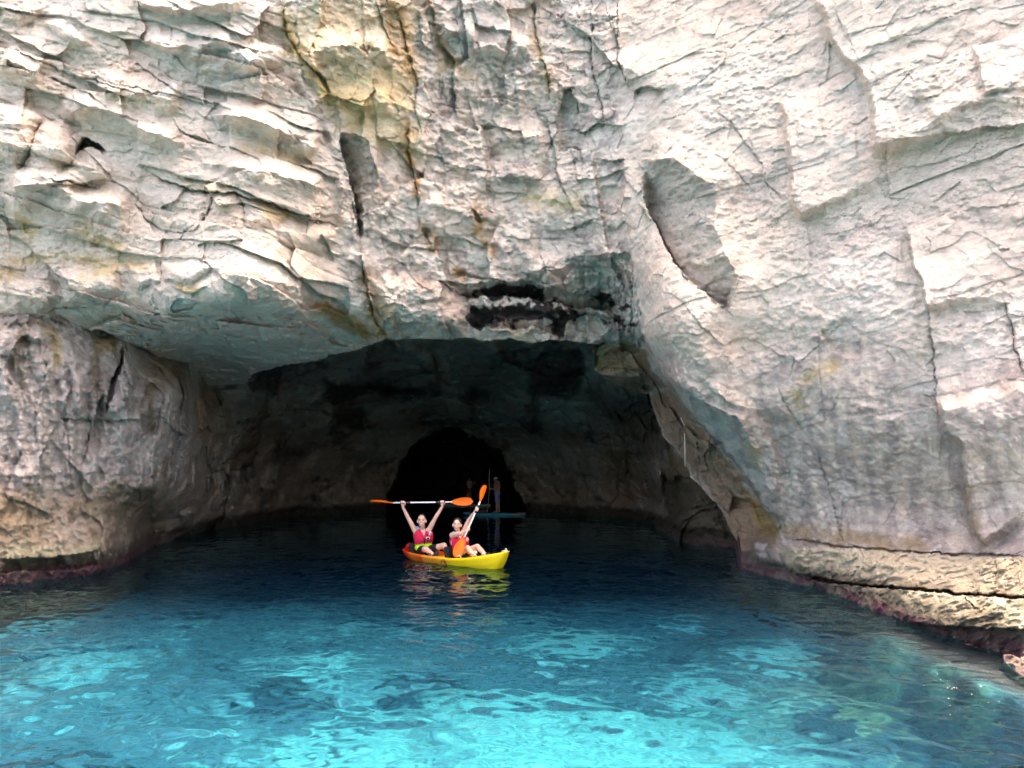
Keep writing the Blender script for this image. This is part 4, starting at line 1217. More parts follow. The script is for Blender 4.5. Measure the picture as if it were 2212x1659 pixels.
# handles, ropes, straps, seats
ROPE = plain('white_rope', (.66, .63, .56), .8, .3, .2, 60)
bm = bmesh.new()
ring_tube(bm, [(1.60, 0, .315), (1.62, .01, .36), (1.60, .02, .40)], .013, 8)
ring_tube(bm, [(1.56, -.06, .35), (1.61, .0, .36), (1.65, .06, .34)], .011, 8)
ellipsoid(bm, (1.61, .0, .36), (.022, .022, .022), None, 10, 6)
put('bow_toggle', bm, ROPE, hull, world=False)
for xx in (-1.35,):
    bm = bmesh.new(); ring_tube(bm, [(xx, -.24, .15), (xx + .02, -.14, .23), (xx + .03, 0, .25), (xx + .02, .14, .23), (xx, .24, .15)], .012, 8, True, (1, .5)); put('strap', bm, BLACK, hull, world=False)
for xx, yy in ((.62, -.335), (-.30, -.365), (1.18, -.19), (.98, -.245)):
    bm = bmesh.new(); ring_tube(bm, [(xx - .06, yy, .175 + max(0, xx - .5) * .13), (xx - .03, yy, .20 + max(0, xx - .5) * .13), (xx + .03, yy, .20 + max(0, xx - .5) * .13), (xx + .06, yy, .175 + max(0, xx - .5) * .13)], .010, 8); put('pad_eye', bm, ROPE if xx > .5 else SHADE, hull, world=False)
for xx in (-1.16, .02):
    bm = bmesh.new()
    R = Matrix.Rotation(math.radians(-14), 3, 'Y')
    box(bm, (xx - .05, 0, .22), (.045, .38, .24), R, .018)
    bk = put('seat_backrest', bm, BLACK, kay, world=False)
    bm = bmesh.new()
    bm.free()
    for sy in (-1, 1):
        bm = bmesh.new(); ring_tube(bm, [(xx - .03, sy * .20, .28), (xx + .15, sy * .30, .20), (xx + .30, sy * .35, .15)], .012, 6, True, (1, .4))
        put('strap', bm, BLACK, bk, world=False)
# oval maker's emblem on the side of the hull
b0, s0, k0 = hull_section(.215)
EM = Matrix.Translation((.215, -b0 - .004, .072)) @ Matrix.Rotation(math.radians(90 - 4), 4, 'X')
mring = plain('emblem_brown', (.16, .035, .008), .6, .3)
bm = bmesh.new()
NR = 36
outer = [bm.verts.new(EM @ Vector((.085 * math.cos(a), .052 * math.sin(a), .0))) for a in [2 * math.pi * k / NR for k in range(NR)]]
inner = [bm.verts.new(EM @ Vector((.074 * math.cos(a), .043 * math.sin(a), .0))) for a in [2 * math.pi * k / NR for k in range(NR)]]
for k in range(NR):
    bm.faces.new((outer[k], outer[(k + 1) % NR], inner[(k + 1) % NR], inner[k]))
em = put('emblem', bm, mring, hull, world=False)
bm = bmesh.new()
inn = [bm.verts.new(EM @ Vector((.074 * math.cos(a), .043 * math.sin(a), -.0015))) for a in [2 * math.pi * k / NR for k in range(NR)]]
bm.faces.new(inn)
put('emblem_field', bm, plain('emblem_orange', (.80, .26, .02), .5, .3), em, world=False)
text_mesh('emblem_lettering', 'RTM', .062, DARK, em, EM @ Matrix.Translation((0, 0, .003)), .25)

# red dry bag strapped behind the rear seat
bagp = KC + BOW * -1.40
bag = thing('dry_bag', 'small red dry bag with white print on the stern of the kayak', 'bag', (bagp.x, bagp.y, .20), (0, 0, kay.rotation_euler.z))
bm = bmesh.new()
ring_tube(bm, [(-.16, 0, .02), (-.13, 0, .035), (-.05, 0, .055), (.07, 0, .062), (.14, 0, .05), (.18, 0, .035)], [.05, .085, .105, .11, .10, .06], 16, True, (1.0, .68))
bb_ = put('bag_body', bm, plain('dry_bag_red', (.62, .018, .012), .35, .5, .1, 20, .2), bag, world=False)
bm = bmesh.new()
for k in range(3):
    box(bm, (-.06 + .035 * k, -.085, .085), (.022, .006, .04), Matrix.Rotation(math.radians(-35), 3, 'X'))
put('white_print', bm, WHITE, bb_, world=False)
bm = bmesh.new(); ring_tube(bm, [(.075, -.135, -.04), (.075, -.12, .08), (.075, 0, .14), (.075, .12, .08), (.075, .135, -.04)], .012, 8, True, (1, .5)); put('strap', bm, BLACK, bag, world=False)

# ------------------------------------------------------------------ paddles
def blade_bm(root, tip, face, width, curve=.03, n=14):
    """spoon blade: teardrop outline with a rib, real thickness"""
    bm = bmesh.new()
    root, tip, face = Vector(root), Vector(tip), Vector(face).normalized()
    ax = (tip - root); L = ax.length; ax.normalize()
    face = (face - ax * face.dot(ax)).normalized(); lat = ax.cross(face)
    rows_t, rows_b = [], []
    for i in range(n + 1):
        t = i / n
        w = width * (.16 + .84 * math.sin(min(1, t / .62) * math.pi / 2) ** 1.15) if t < .62 else width * math.sqrt(max(0.0, 1 - ((t - .62) / .385) ** 2.6))
        a_, b_ = [], []
        for j in range(9):
            s = (j - 4) / 4
            bow = curve * (s * s) * (w / width) ** 2 + curve * .8 * (t * t)
            rib = .012 * math.exp(-(s / .18) ** 2) * (1 - t) ** .7
            p = root + ax * (t * L) + lat * (s * w * (1.0 if s > 0 else .9)) + face * bow
            a_.append(bm.verts.new(p + face * (.004 + rib))); b_.append(bm.verts.new(p - face * (.004 + rib)))
        rows_t.append(a_); rows_b.append(b_)
    for i in range(n):
        for j in range(8):
            bm.faces.new((rows_t[i][j], rows_t[i][j + 1], rows_t[i + 1][j + 1], rows_t[i + 1][j]))
            bm.faces.new((rows_b[i][j + 1], rows_b[i][j], rows_b[i + 1][j], rows_b[i + 1][j + 1]))
        for j in (0, 8):
            bm.faces.new((rows_t[i][j], rows_b[i][j], rows_b[i + 1][j], rows_t[i + 1][j]))
    for i in (0, n):
        for j in range(8):
            bm.faces.new((rows_t[i][j], rows_t[i][j + 1], rows_b[i][j + 1], rows_b[i][j]))
    return bm
def paddle(label, A0, A1, B1, B0, faceA, faceB, wA, wB, grips):
    """A0 tip / A1 root of one blade, B1 root / B0 tip of the other"""
    r = thing('kayak_paddle', label, 'paddle', (Vector(A1) + Vector(B1)) / 2)
    bm = bmesh.new(); ring_tube(bm, [A1, Vector(A1).lerp(B1, .33), Vector(A1).lerp(B1, .66), B1], .0165, 12); sh = put('shaft', bm, ALU, r)
    for (a, b) in grips:
        bm = bmesh.new(); ring_tube(bm, [Vector(A1).lerp(B1, a), Vector(A1).lerp(B1, b)], .0185, 12); put('grip', bm, SHADE, sh, root=r)
    ext = (Vector(A1) - Vector(B1)).normalized() * .05
    put('blade', blade_bm(Vector(A1) - ext, A0, faceA, wA), ORANGE, r)
    put('blade', blade_bm(Vector(B1) + ext, B0, faceB, wB), ORANGE, r)
    return r
CAMV = Vector((0, -1, 0))
PY = 17.22
paddle('orange bladed kayak paddle held level overhead by the man with the lime belt', ck(102, 511, PY), ck(395, 517, PY), ck(1142, 506, PY), ck(1405, 497, PY),
       (0, -.12, 1), (.1, -1, .1), .085, .095, ((.125, .185), (.215, .295), (.72, .80), (.86, .885)))
WA, WB = ck(1290, 965, 16.0), ck(1503, 482, 16.2)
paddle('orange bladed kayak paddle held upright by the woman with dark hair', ck(1182, 1203, 15.93), WA, WB, ck(1571, 300, 16.24),
       (.1, -1, .15), (-.72, -.66, .1), .105, .085, ((0, .02), (.23, .29), (.66, .72), (.80, .87), (.97, 1.0)))

# ------------------------------------------------------------------ people
def frame_from(up, fwd):
    up = Vector(up).normalized(); f = Vector(fwd); f = (f - up * f.dot(up)).normalized()
    return up, f, f.cross(up).normalized()          # up, forward, the person's right-hand side

def head_shapes(bm, c, up, f, s):
    up, f, r = frame_from(up, f)
    R = Matrix((r, f, up)).transposed()
    c = Vector(c)
    ellipsoid(bm, c + up * .022 * s - f * .012 * s, (.074 * s, .092 * s, .098 * s), R)
    ellipsoid(bm, c - up * .030 * s + f * .012 * s, (.062 * s, .070 * s, .075 * s), R)
    ellipsoid(bm, c - up * .078 * s + f * .040 * s, (.040 * s, .036 * s, .030 * s), R)      # chin
    for k in (-1, 1):
        ellipsoid(bm, c - up * .022 * s + f * .052 * s + r * .036 * s * k, (.024 * s, .024 * s, .022 * s), R)   # cheeks
        ellipsoid(bm, c - up * .012 * s - f * .008 * s + r * .080 * s * k, (.012 * s, .022 * s, .032 * s), R)   # ears
    ellipsoid(bm, c + up * .030 * s + f * .062 * s, (.052 * s, .020 * s, .012 * s), R)      # brow
    capsule(bm, c + up * .012 * s + f * .080 * s, c - up * .022 * s + f * .096 * s, .010 * s, .016 * s, 8)

def face_details(p, c, up, f, s, open_mouth, brow_mat):
    up, f, r = frame_from(up, f)
    R = Matrix((r, f, up)).transposed(); c = Vector(c)
    for k in (-1, 1):
        bm = bmesh.new(); ellipsoid(bm, c + up * .008 * s + f * .077 * s + r * .031 * s * k, (.014 * s, .007 * s, .0052 * s), R, 12, 8); put('eye', bm, DARK, p)
        bm = bmesh.new(); ellipsoid(bm, c + up * .027 * s + f * .080 * s + r * .032 * s * k, (.018 * s, .005 * s, .0030 * s), R, 12, 8); put('eyebrow', bm, brow_mat, p)
    bm = bmesh.new(); ellipsoid(bm, c - up * .053 * s + f * .071 * s, (.033 * s, .012 * s, (.021 if open_mouth else .014) * s), R, 16, 8); m = put('mouth', bm, LIPS, p)
    bm = bmesh.new(); ellipsoid(bm, c - up * (.049 if open_mouth else .052) * s + f * .077 * s, (.027 * s, .010 * s, (.0095 if open_mouth else .0085) * s), R, 16, 8); put('teeth', bm, WHITE, m, root=p)

def grip_hand(bm, S, D, W, s=1.0, front=-1):
    """palm and five fingers closed round a shaft through S along D, wrist at W"""
    S, D, W = Vector(S), Vector(D).normalized(), Vector(W)
    e1 = W - S; e1 = (e1 - D * e1.dot(D)).normalized()
    e2 = D.cross(e1)
    if e2.y * front < 0: e2 = -e2                      # towards the camera
    ellipsoid(bm, S + e1 * .040 * s - e2 * .012 * s, (.043 * s, .038 * s, .019 * s), Matrix((D, e1, e2)).transposed(), 12, 8)
    capsule(bm, S + e1 * .05 * s - e2 * .008 * s, W, .030 * s, .027 * s)
    for k in range(4):
        off = (k - 1.5) * .0205 * s
        rr = (.029, .031, .030, .027)[k] * s
        path = [S + D * off + (e1 * math.cos(a) - e2 * math.sin(a)) * (rr + (.004 if i == 0 else 0)) for i, a in enumerate([math.radians(x) for x in (25, 75, 125, 175, 225, 270)])]
        ring_tube(bm, path, [.0105 * s, .0102 * s, .0100 * s, .0095 * s, .009 * s, .0075 * s], 8)
    path = [S + e1 * .045 * s + D * .040 * s, S + e1 * .026 * s + e2 * .022 * s + D * .050 * s, S + e2 * .030 * s + D * .034 * s - e1 * .002, S + e2 * .028 * s - e1 * .018 * s + D * .016 * s]
    ring_tube(bm, path, [.014 * s, .013 * s, .0115 * s, .009 * s], 8)

class Torso:
    def __init__(self, pelvis, neck, fwd, A, Dp):
        self.p, self.n = Vector(pelvis), Vector(neck)
        self.up, self.f, self.r = frame_from(self.n - self.p, fwd)
        self.r = -self.r            # positive angles run to the person's left-hand side
        self.A, self.D = A, Dp
    def pt(self, phi, t, ex=0.0):
        c = self.p.lerp(self.n, t)
        ts = [0, .2, .45, .7, .88, 1.0]
        a = np.interp(t, ts, self.A) + ex; d = np.interp(t, ts, self.D) + ex
        sx, cx = math.sin(phi), math.cos(phi)
        sq = (abs(sx) ** 2.6 + abs(cx) ** 2.6) ** (-1 / 2.6)
        return c + self.r * (sx * sq * a) + self.f * (cx * sq * d)
    def shell(self, ph0, ph1, t0, t1, ex, th=.02, nphi=14, nt=12, t0f=None, t1f=None, cut=None):
        bm = bmesh.new(); g, h = {}, {}
        for i in range(nphi + 1):
            phi = ph0 + (ph1 - ph0) * i / nphi
            a = t0f(phi) if t0f else t0; b = t1f(phi) if t1f else t1
            for j in range(nt + 1):
                t = a + (b - a) * j / nt
                pad = ex * (1 - .35 * (2 * j / nt - 1) ** 4) * (1 - .3 * (2 * i / nphi - 1) ** 6)
                g[i, j] = bm.verts.new(self.pt(phi, t, pad)); h[i, j] = bm.verts.new(self.pt(phi, t, pad - th))
        for i in range(nphi):
            for j in range(nt):
                bm.faces.new((g[i, j], g[i + 1, j], g[i + 1, j + 1], g[i, j + 1])); bm.faces.new((h[i, j], h[i, j + 1], h[i + 1, j + 1], h[i + 1, j]))
        for j in range(nt):
            for i in (0, nphi): bm.faces.new((g[i, j], g[i, j + 1], h[i, j + 1], h[i, j]))
        for i in range(nphi):
            for j in (0, nt): bm.faces.new((g[i, j], g[i + 1, j], h[i + 1, j], h[i, j]))
        return bm

def torso_solid(bm, T):
    rows = []
    for j in range(15):
        t = j / 14
        sc_ = 1 if 0 < j < 14 else .8
        rows.append([bm.verts.new(T.p.lerp(T.n, t).lerp(T.pt(2 * math.pi * k / 24, t), sc_)) for k in range(24)])
    for a, b in zip(rows[:-1], rows[1:]):
        for k in range(24): bm.faces.new((a[k], a[(k + 1) % 24], b[(k + 1) % 24], b[k]))
    bm.faces.new(rows[0][::-1]); bm.faces.new(rows[-1])

def foot(bm, ankle, toe, s=1.0):
    a, t = Vector(ankle), Vector(toe)
    d = (t - a).normalized()
    capsule(bm, a - d * .03 * s + Vector((0, 0, -.02)), t, .036 * s, .026 * s)
    capsule(bm, a, a - d * .03 * s + Vector((0, 0, -.03)), .036 * s, .034 * s)

rad = math.radians
# ---- the man in the rear seat
pel, nek = ck(782, 1098, 17.36), ck(772, 835, 17.36)
man = thing('person', 'man in a red life vest and lime belt holding a paddle overhead in the kayak', 'person', (pel.x, pel.y, .10), group=None)
TM = Torso(pel, nek, (.28, -1, .15), [.165, .160, .172, .182, .165, .085], [.118, .115, .125, .125, .10, .065])
SL, SR_ = ck(672, 862, 17.36), ck(858, 845, 17.30)
EL, ER = ck(588, 705, 17.30), ck(932, 705, 17.24)
WL_, WR_ = ck(524, 575, PY + .03), ck(1017, 565, PY + .03)
HL, HR = ck(521, 514, PY), ck(1019, 509, PY)
hc = ck(759, 742, 17.24)
hupM, hfM = Vector((-.03, .10, 1)), Vector((.02, -1, -.06))
HM = 1.16
kneeL, kneeR = ck(808, 1098, 16.98), ck(1042, 1052, 17.08)
ankL, ankR = ck(905, 1172, 16.78), ck(1093, 1172, 16.82)
PD = (ck(1142, 506, PY) - ck(395, 517, PY)).normalized()
def man_body(bm):
    torso_solid(bm, TM)
    for s_, e_, w_, h_ in ((SL, EL, WL_, HL), (SR_, ER, WR_, HR)):
        capsule(bm, TM.n.lerp(s_, .75) - TM.up * .06, s_, .070, .062)
        capsule(bm, s_, e_, .060, .043)
        capsule(bm, e_, e_.lerp(w_, .35), .043, .042); capsule(bm, e_.lerp(w_, .35), w_, .042, .028)
        ellipsoid(bm, s_.lerp(e_, .45) , (.053, .053, .06))
        grip_hand(bm, h_, PD, w_, 1.12)
    capsule(bm, TM.n - TM.up * .05, hc - TM.up * .06, .062, .058)
    head_shapes(bm, hc, hupM, hfM, HM)
    hipL, hipR = TM.p - TM.r * -.10, TM.p + TM.r * .10
    hL, hR = ck(745, 1118, 17.32), ck(838, 1118, 17.34)
    for hp_, kn_, an_ in ((hL, kneeL, ankL), (hR, kneeR, ankR)):
        capsule(bm, hp_, kn_, .090, .060); capsule(bm, kn_, kn_.lerp(an_, .4), .056, .056); capsule(bm, kn_.lerp(an_, .4), an_, .056, .036)
    foot(bm, ankL, ck(950, 1150, 16.66)); foot(bm, ankR, ck(1150, 1180, 16.72))
fused('body', man_body, SKIN, man, .0068, 3)
face_details(man, hc, hupM, hfM, HM, False, HAIR_M)
up, f, r = frame_from(hupM, hfM)
def hair_m(bm):
    R = Matrix((r, f, up)).transposed()
    ellipsoid(bm, hc + up * .044 * HM - f * .027 * HM, (.0770 * HM, .090 * HM, .086 * HM), R, 20, 12)
    ellipsoid(bm, hc - up * .006 * HM - f * .050 * HM, (.072 * HM, .055 * HM, .07 * HM), R, 20, 12)
fused('hair', hair_m, HAIR_M, man, .008, 3)
def shorts_m(bm):
    hL, hR = ck(745, 1118, 17.32), ck(838, 1118, 17.34)
    capsule(bm, hL, hL.lerp(kneeL, .62), .112, .092); capsule(bm, hR, hR.lerp(kneeR, .52), .112, .090)
    ellipsoid(bm, TM.p - TM.up * .01, (.19, .14, .10))
fused('shorts', shorts_m, BLACK, man, .010, 4)
bm = TM.shell(-rad(100), rad(100), .0, .24, .034, .03, 24, 6, t0f=lambda p: .05 - .10 * math.cos(p) * (1 if True else 0) + .03 * math.sin(p), t1f=lambda p: .23 + .03 * math.sin(p) + .01 * math.sin(5 * p))
belt = put('lime_belt', bm, LIME, man)
bm = TM.shell(-rad(165), rad(165), .22, .32, .030, .02, 30, 3); put('lime_shirt', bm, LIME, man)
bm = TM.shell(-rad(76), -rad(68), .5, .9, .028, .02, 4, 10, t0f=lambda p: .46, t1f=lambda p: .93); put('shirt_edge', bm, LIME, man)
vest = None
neckline = lambda p: .985 - .42 * math.exp(-abs(p) / .26) if abs(p) > .03 else .56
for (a0, a1, side) in ((-70, -3, -1), (3, 66, 1)):
    top = lambda p: (.985 - .40 * math.exp(-abs(p) / .24)) if abs(math.degrees(p)) < 42 else (.985 - .40 * math.exp(-abs(p) / .24)) - .34 * ((abs(math.degrees(p)) - 42) / 28) ** 1.6
    bm = TM.shell(rad(a0), rad(a1), .26, .95, .052, .045, 16, 16, t0f=lambda p: .285 + .02 * math.sin(p), t1f=top)
    v = put('vest_panel', bm, RED, man)
    v['label'] = 'red padded front panel of the life vest'
bm = TM.shell(rad(110), rad(250), .25, .97, .045, .04, 18, 14); put('vest_back', bm, RED, man)
for a0, a1 in ((-112, -69), (65, 112)):
    bm = TM.shell(rad(a0), rad(a1), .26, .56, .040, .03, 8, 6); put('vest_side', bm, BLACK, man)
bm = TM.shell(-rad(3.2), rad(3.2), .25, .56, .050, .03, 3, 10); put('zipper', bm, BLACK, man)
bm = bmesh.new(); capsule(bm, TM.pt(rad(-60), .985, .02), TM.pt(rad(-120), 1.03, .03), .035, .04); put('collar', bm, BLUE, man)
for T_, P_, t_ in ((TM, man, .42),):
    bm = T_.shell(rad(-68), rad(64), t_, t_ + .035, .0565, .012, 18, 2); st_ = put('vest_strap', bm, BLACK, P_)
    bm = bmesh.new(); box(bm, T_.pt(rad(-12), t_ + .018, .060), (.045, .014, .030), Matrix((T_.r, T_.f, T_.up)).transposed(), .004); put('buckle', bm, SHADE, st_, root=P_)
# round badge and the lanyard
def badge(T, phi, t, ex, p, s):
    c = T.pt(phi, t, ex); n = (T.pt(phi, t, ex + .1) - c).normalized(); upv, ff, rr = frame_from(T.up, n)
    bm = bmesh.new(); vsb = [bm.verts.new(c + (rr * math.cos(a) * .036 + (T.up - n * T.up.dot(n)).normalized() * math.sin(a) * .042) * s + n * .004) for a in [2 * math.pi * k / 24 for k in range(24)]]
    vb2 = [bm.verts.new(v_.co - n * .012) for v_ in vsb]
    bm.faces.new(vsb)
    for k in range(24): bm.faces.new((vsb[k], vsb[(k + 1) % 24], vb2[(k + 1) % 24], vb2[k]))
    b_ = put('badge', bm, WHITE, p, smooth=False)
    uu = (T.up - n * T.up.dot(n)).normalized(); rr = -rr
    bm = bmesh.new()
    for (ax, ay, bx_, by_) in ((-.012, .010, .012, .010), (-.012, .010, -.012, -.006), (.002, .010, .002, -.004), (.012, .010, .012, -.010)):
        ring_tube(bm, [c + rr * ax * s + uu * ay * s + n * .006, c + rr * bx_ * s + uu * by_ * s + n * .006], .0028 * s, 6)
    ring_tube(bm, [c + rr * x_ * s + uu * y_ * s + n * .006 for x_, y_ in ((-.024, -.018), (-.010, -.026), (.010, -.027), (.024, -.019))], .0026 * s, 6)
    put('badge_print', bm, DARK, b_, root=p)
badge(TM, rad(33), .74, .054, man, 1.05)
cc = ck(838, 962, 17.17)
camt = thing('action_camera', 'small white camera with a dark screen hanging on the man\'s chest', 'camera', cc, (0, 0, rad(10)))
bm = bmesh.new(); box(bm, (0, 0, 0), (.082, .035, .060), None, .010); cb = put('camera_body', bm, WHITE, camt, world=False)
bm = bmesh.new(); box(bm, (0, -.018, -.003), (.050, .006, .038), None, .002); put('screen', bm, DARK, cb, world=False)
bm = bmesh.new(); ring_tube(bm, [cc + Vector((0, 0, .03)), ck(825, 905, 17.19), ck(806, 850, 17.20), ck(795, 815, 17.22)], .006, 6, True); ring_tube(bm, [cc + Vector((0, 0, -.03)), ck(833, 1010, 17.19)], .006, 6); put('lanyard', bm, BLACK, camt)
# water shoes
SOLE = plain('shoe_sole', (.035, .035, .038), .8, .3, .2, 60, .3)
for an_, to_, up_ in ((ankL, ck(950, 1150, 16.66), 1), (ankR, ck(1150, 1180, 16.72), 0)):
    def shoe(bm, an_=an_, to_=to_):
        d = (to_ - an_).normalized()
        capsule(bm, an_ + d * .02 + Vector((0, 0, -.025)), to_ + d * .01, .042, .034)
        if an_ is ankL:
            c = ck(950, 1155, 16.63); ellipsoid(bm, c, (.046, .028, .060))
    fused('water_shoe', shoe, SOLE, man, .008, 2)

# ---- the woman in the front seat
pel, nek = ck(1240, 1130, 16.48), ck(1222, 905, 16.46)
wom = thing('person', 'woman in a red life vest with dark tied hair seated in the kayak', 'person', (pel.x, pel.y, .10))
TW = Torso(pel, nek, (.42, -1, .12), [.165, .145, .150, .155, .135, .065], [.115, .10, .115, .115, .085, .05])
SL, SR_ = ck(1140, 925, 16.40), ck(1292, 870, 16.46)
EL, WLx = ck(1250, 905, 16.14), ck(1325, 862, 16.08)
ER, WRx = ck(1352, 735, 16.36), ck(1432, 625, 16.20)
axis = (WB - WA); axn = axis.normalized()
def on_shaft(y):
    t = (y - 965) / (482 - 965)
    return Vector(WA).lerp(WB, t)
HLx, HRx = on_shaft(848), on_shaft(600)
hcW = ck(1204, 792, 16.40)
hupW, hfW = Vector((.05, .10, 1)), Vector((-.06, -1, -.05))
HW = 1.10
kneeL, kneeR = ck(1338, 1085, 16.10), ck(1456, 1068, 16.26)
ankL, ankR = ck(1425, 1180, 15.92), ck(1552, 1158, 15.98)
def woman_body(bm):
    torso_solid(bm, TW)
    capsule(bm, TW.n.lerp(SL, .7) - TW.up * .04, SL, .058, .056); capsule(bm, SL, EL, .056, .045); capsule(bm, EL, WLx, .043, .027)
    grip_hand(bm, HLx, axn, WLx, 1.05)
    capsule(bm, TW.n.lerp(SR_, .7) - TW.up * .04, SR_, .058, .056); capsule(bm, SR_, ER, .058, .042); capsule(bm, ER, WRx, .040, .026)
    grip_hand(bm, HRx, axn, WRx, 1.05)
    capsule(bm, TW.n - TW.up * .05, hcW - TW.up * .06, .050, .048)
    head_shapes(bm, hcW, hupW, hfW, HW)
    hL, hR = ck(1215, 1150, 16.46), ck(1300, 1145, 16.48)
    for hp_, kn_, an_ in ((hL, kneeL, ankL), (hR, kneeR, ankR)):
        capsule(bm, hp_, kn_, .092, .060); capsule(bm, kn_, kn_.lerp(an_, .4), .055, .055); capsule(bm, kn_.lerp(an_, .4), an_, .055, .034)
    foot(bm, ankL, ck(1485, 1190, 15.82)); foot(bm, ankR, ck(1600, 1162, 15.88))
fused('body', woman_body, SKIN_W, wom, .0068, 3)
face_details(wom, hcW, hupW, hfW, HW, True, HAIR)
up, f, r = frame_from(hupW, hfW)
def hair_w(bm):
    R = Matrix((r, f, up)).transposed()
    ellipsoid(bm, hcW + up * .040 * HW - f * .030 * HW, (.084 * HW, .098 * HW, .094 * HW), R, 20, 12)
    ellipsoid(bm, hcW - up * .010 * HW - f * .046 * HW, (.081 * HW, .070 * HW, .085 * HW), R, 20, 12)
    capsule(bm, hcW - f * .10 - up * .03, ck(1262, 858, 16.50), .045, .030); capsule(bm, ck(1262, 858, 16.50), ck(1275, 905, 16.52), .030, .012)
fused('hair', hair_w, HAIR, wom, .008, 3)
SWIM = plain('white_swimwear', (.70, .72, .78), .7, .3, .1)
bm = TW.shell(-rad(112), -rad(62), .42, .66, .022, .02, 10, 6, t0f=lambda p: .40 + .06 * math.sin(p * 2), t1f=lambda p: .66); put('swimsuit_top', bm, SWIM, wom)
for (a0, a1) in ((-70, -3), (3, 70)):
    top = lambda p: (.95 - .20 * math.exp(-abs(p) / .3)) if abs(math.degrees(p)) < 42 else (.95 - .20 * math.exp(-abs(p) / .3)) - .32 * ((abs(math.degrees(p)) - 42) / 28) ** 1.6
    bm = TW.shell(rad(a0), rad(a1), .2, .95, .052, .045, 16, 16, t0f=lambda p: .16, t1f=top); v = put('vest_panel', bm, RED, wom); v['label'] = 'red padded front panel of the life vest'
bm = TW.shell(rad(112), rad(250), .2, .97, .045, .04, 18, 14); put('vest_back', bm, RED, wom)
for a0, a1 in ((-114, -69), (69, 114)):
    bm = TW.shell(rad(a0), rad(a1), .06, .42, .040, .03, 8, 6); put('vest_side', bm, BLACK, wom)
bm = TW.shell(-rad(3.2), rad(3.2), .18, .72, .050, .03, 3, 10); put('zipper', bm, BLACK, wom)
bm = bmesh.new(); capsule(bm, TW.pt(rad(-70), .98, .02), TW.pt(rad(-130), 1.06, .03), .032, .038); put('collar', bm, BLUE, wom)
bm = TW.shell(rad(-66), rad(66), .33, .365, .0565, .012, 18, 2); put('vest_strap', bm, BLACK, wom)
badge(TW, rad(36), .66, .054, wom, 1.0)
def shorts_w(bm):
    hL, hR = ck(1215, 1150, 16.46), ck(1300, 1145, 16.48)
    capsule(bm, hL, hL.lerp(kneeL, .18), .105, .100); capsule(bm, hR, hR.lerp(kneeR, .18), .105, .100)
fused('shorts', shorts_w, BLACK, wom, .010, 3)
for an_, to_ in ((ankL, ck(1485, 1190, 15.82)), (ankR, ck(1600, 1162, 15.88))):
    def shoe(bm, an_=an_, to_=to_):
        d = (to_ - an_).normalized(); capsule(bm, an_ + d * .02 + Vector((0, 0, -.025)), to_ + d * .01, .040, .032)
    fused('water_shoe', shoe, SOLE if an_ is ankL else SOLE, wom, .008, 2)
bm = bmesh.new(); box(bm, ck(1435, 1140, 16.05), (.07, .05, .06), Matrix.Rotation(.4, 3, 'Z'), .012)
wb = put('phone_pouch', bm, WHITE, None, world=False); wb['label'] = 'small white pouch lying between the woman\'s legs'; wb['category'] = 'pouch'

# ------------------------------------------------------------------ paddleboards in the cave
def board(name, label, c, ang, L, W, mat, tail_mat=None):
    t = thing(name, label, 'paddleboard', c, (0, 0, ang))
    def make(x0, x1):
        bm = bmesh.new(); rows = []
        for i in range(25):
            x = x0 + (x1 - x0) * i / 24
            k = x / (L / 2)
            w = W / 2 * max(.02, (1 - abs(k) ** (2.6 if k < 0 else 5))) ** .6
            rock = .16 * max(0, -k - .45) ** 1.6 + .05 * max(0, k - .6)
            pr = []
            for (fy, fz) in ((-1, .055), (-.95, .10), (-.6, .112), (0, .115), (.6, .112), (.95, .10), (1, .055), (.9, .005), (.4, -.01), (-.4, -.01), (-.9, .005)):
                pr.append(bm.verts.new((x, fy * w, fz + rock)))
            rows.append(pr)
        n = len(rows[0])
        for a, b in zip(rows[:-1], rows[1:]):
            for k in range(n): bm.faces.new((a[k], a[(k + 1) % n], b[(k + 1) % n], b[k]))
        bm.faces.new(rows[0]); bm.faces.new(rows[-1][::-1])
        return bm
    if tail_mat:
        put('board_deck', make(-L / 2, L * .27), mat, t, world=False)
        tp = put('tail_section', make(L * .27, L / 2), tail_mat, t, world=False)
        for k in range(3):
            bm = bmesh.new(); box(bm, (L * .31 + .14 * k, -W * .43, .105), (.08, .06, .03)); put('tail_marking', bm, DARK, tp, world=False)
    else:
        put('board_deck', make(-L / 2, L / 2), mat, t, world=False)
    bm = bmesh.new(); box(bm, (L * .42, 0, -.10), (.16, .012, .2), Matrix.Rotation(.35, 3, 'Y'), .004); put('fin', bm, DARK, t, world=False)
    return t
SY = 36.4
bc = on_plane(1068.5, 1113, 0); SY = bc.y
TEAL = plain('board_teal', (.04, .50, .68), .45, .5, .08, 6)
board('paddleboard', 'teal inflatable paddleboard with a grey tail floating inside the cave', (bc.x, bc.y, -.01), rad(4), 133 / 1702 * SY, .78, TEAL, plain('board_grey', (.50, .52, .55), .5, .4, .08))
deck = .105
def sup_pt(x, y, dY=0.0): return ck(x, y, SY + dY)
feet = [sup_pt(1702, 630, -.08), sup_pt(1738, 636, .10)]
for p_ in feet: p_.z = deck + .06
s1 = thing('person', 'person in a pale cap and lilac shorts standing on the teal paddleboard', 'person', (feet[0].x, SY, deck))
hipc = sup_pt(1710, 400); kn = [sup_pt(1704, 520, -.08), sup_pt(1726, 520, .10)]
shc = sup_pt(1706, 268); hd = sup_pt(1694, 226)
hand1, hand2 = sup_pt(1612, 344, -.12), sup_pt(1672, 356, .05)
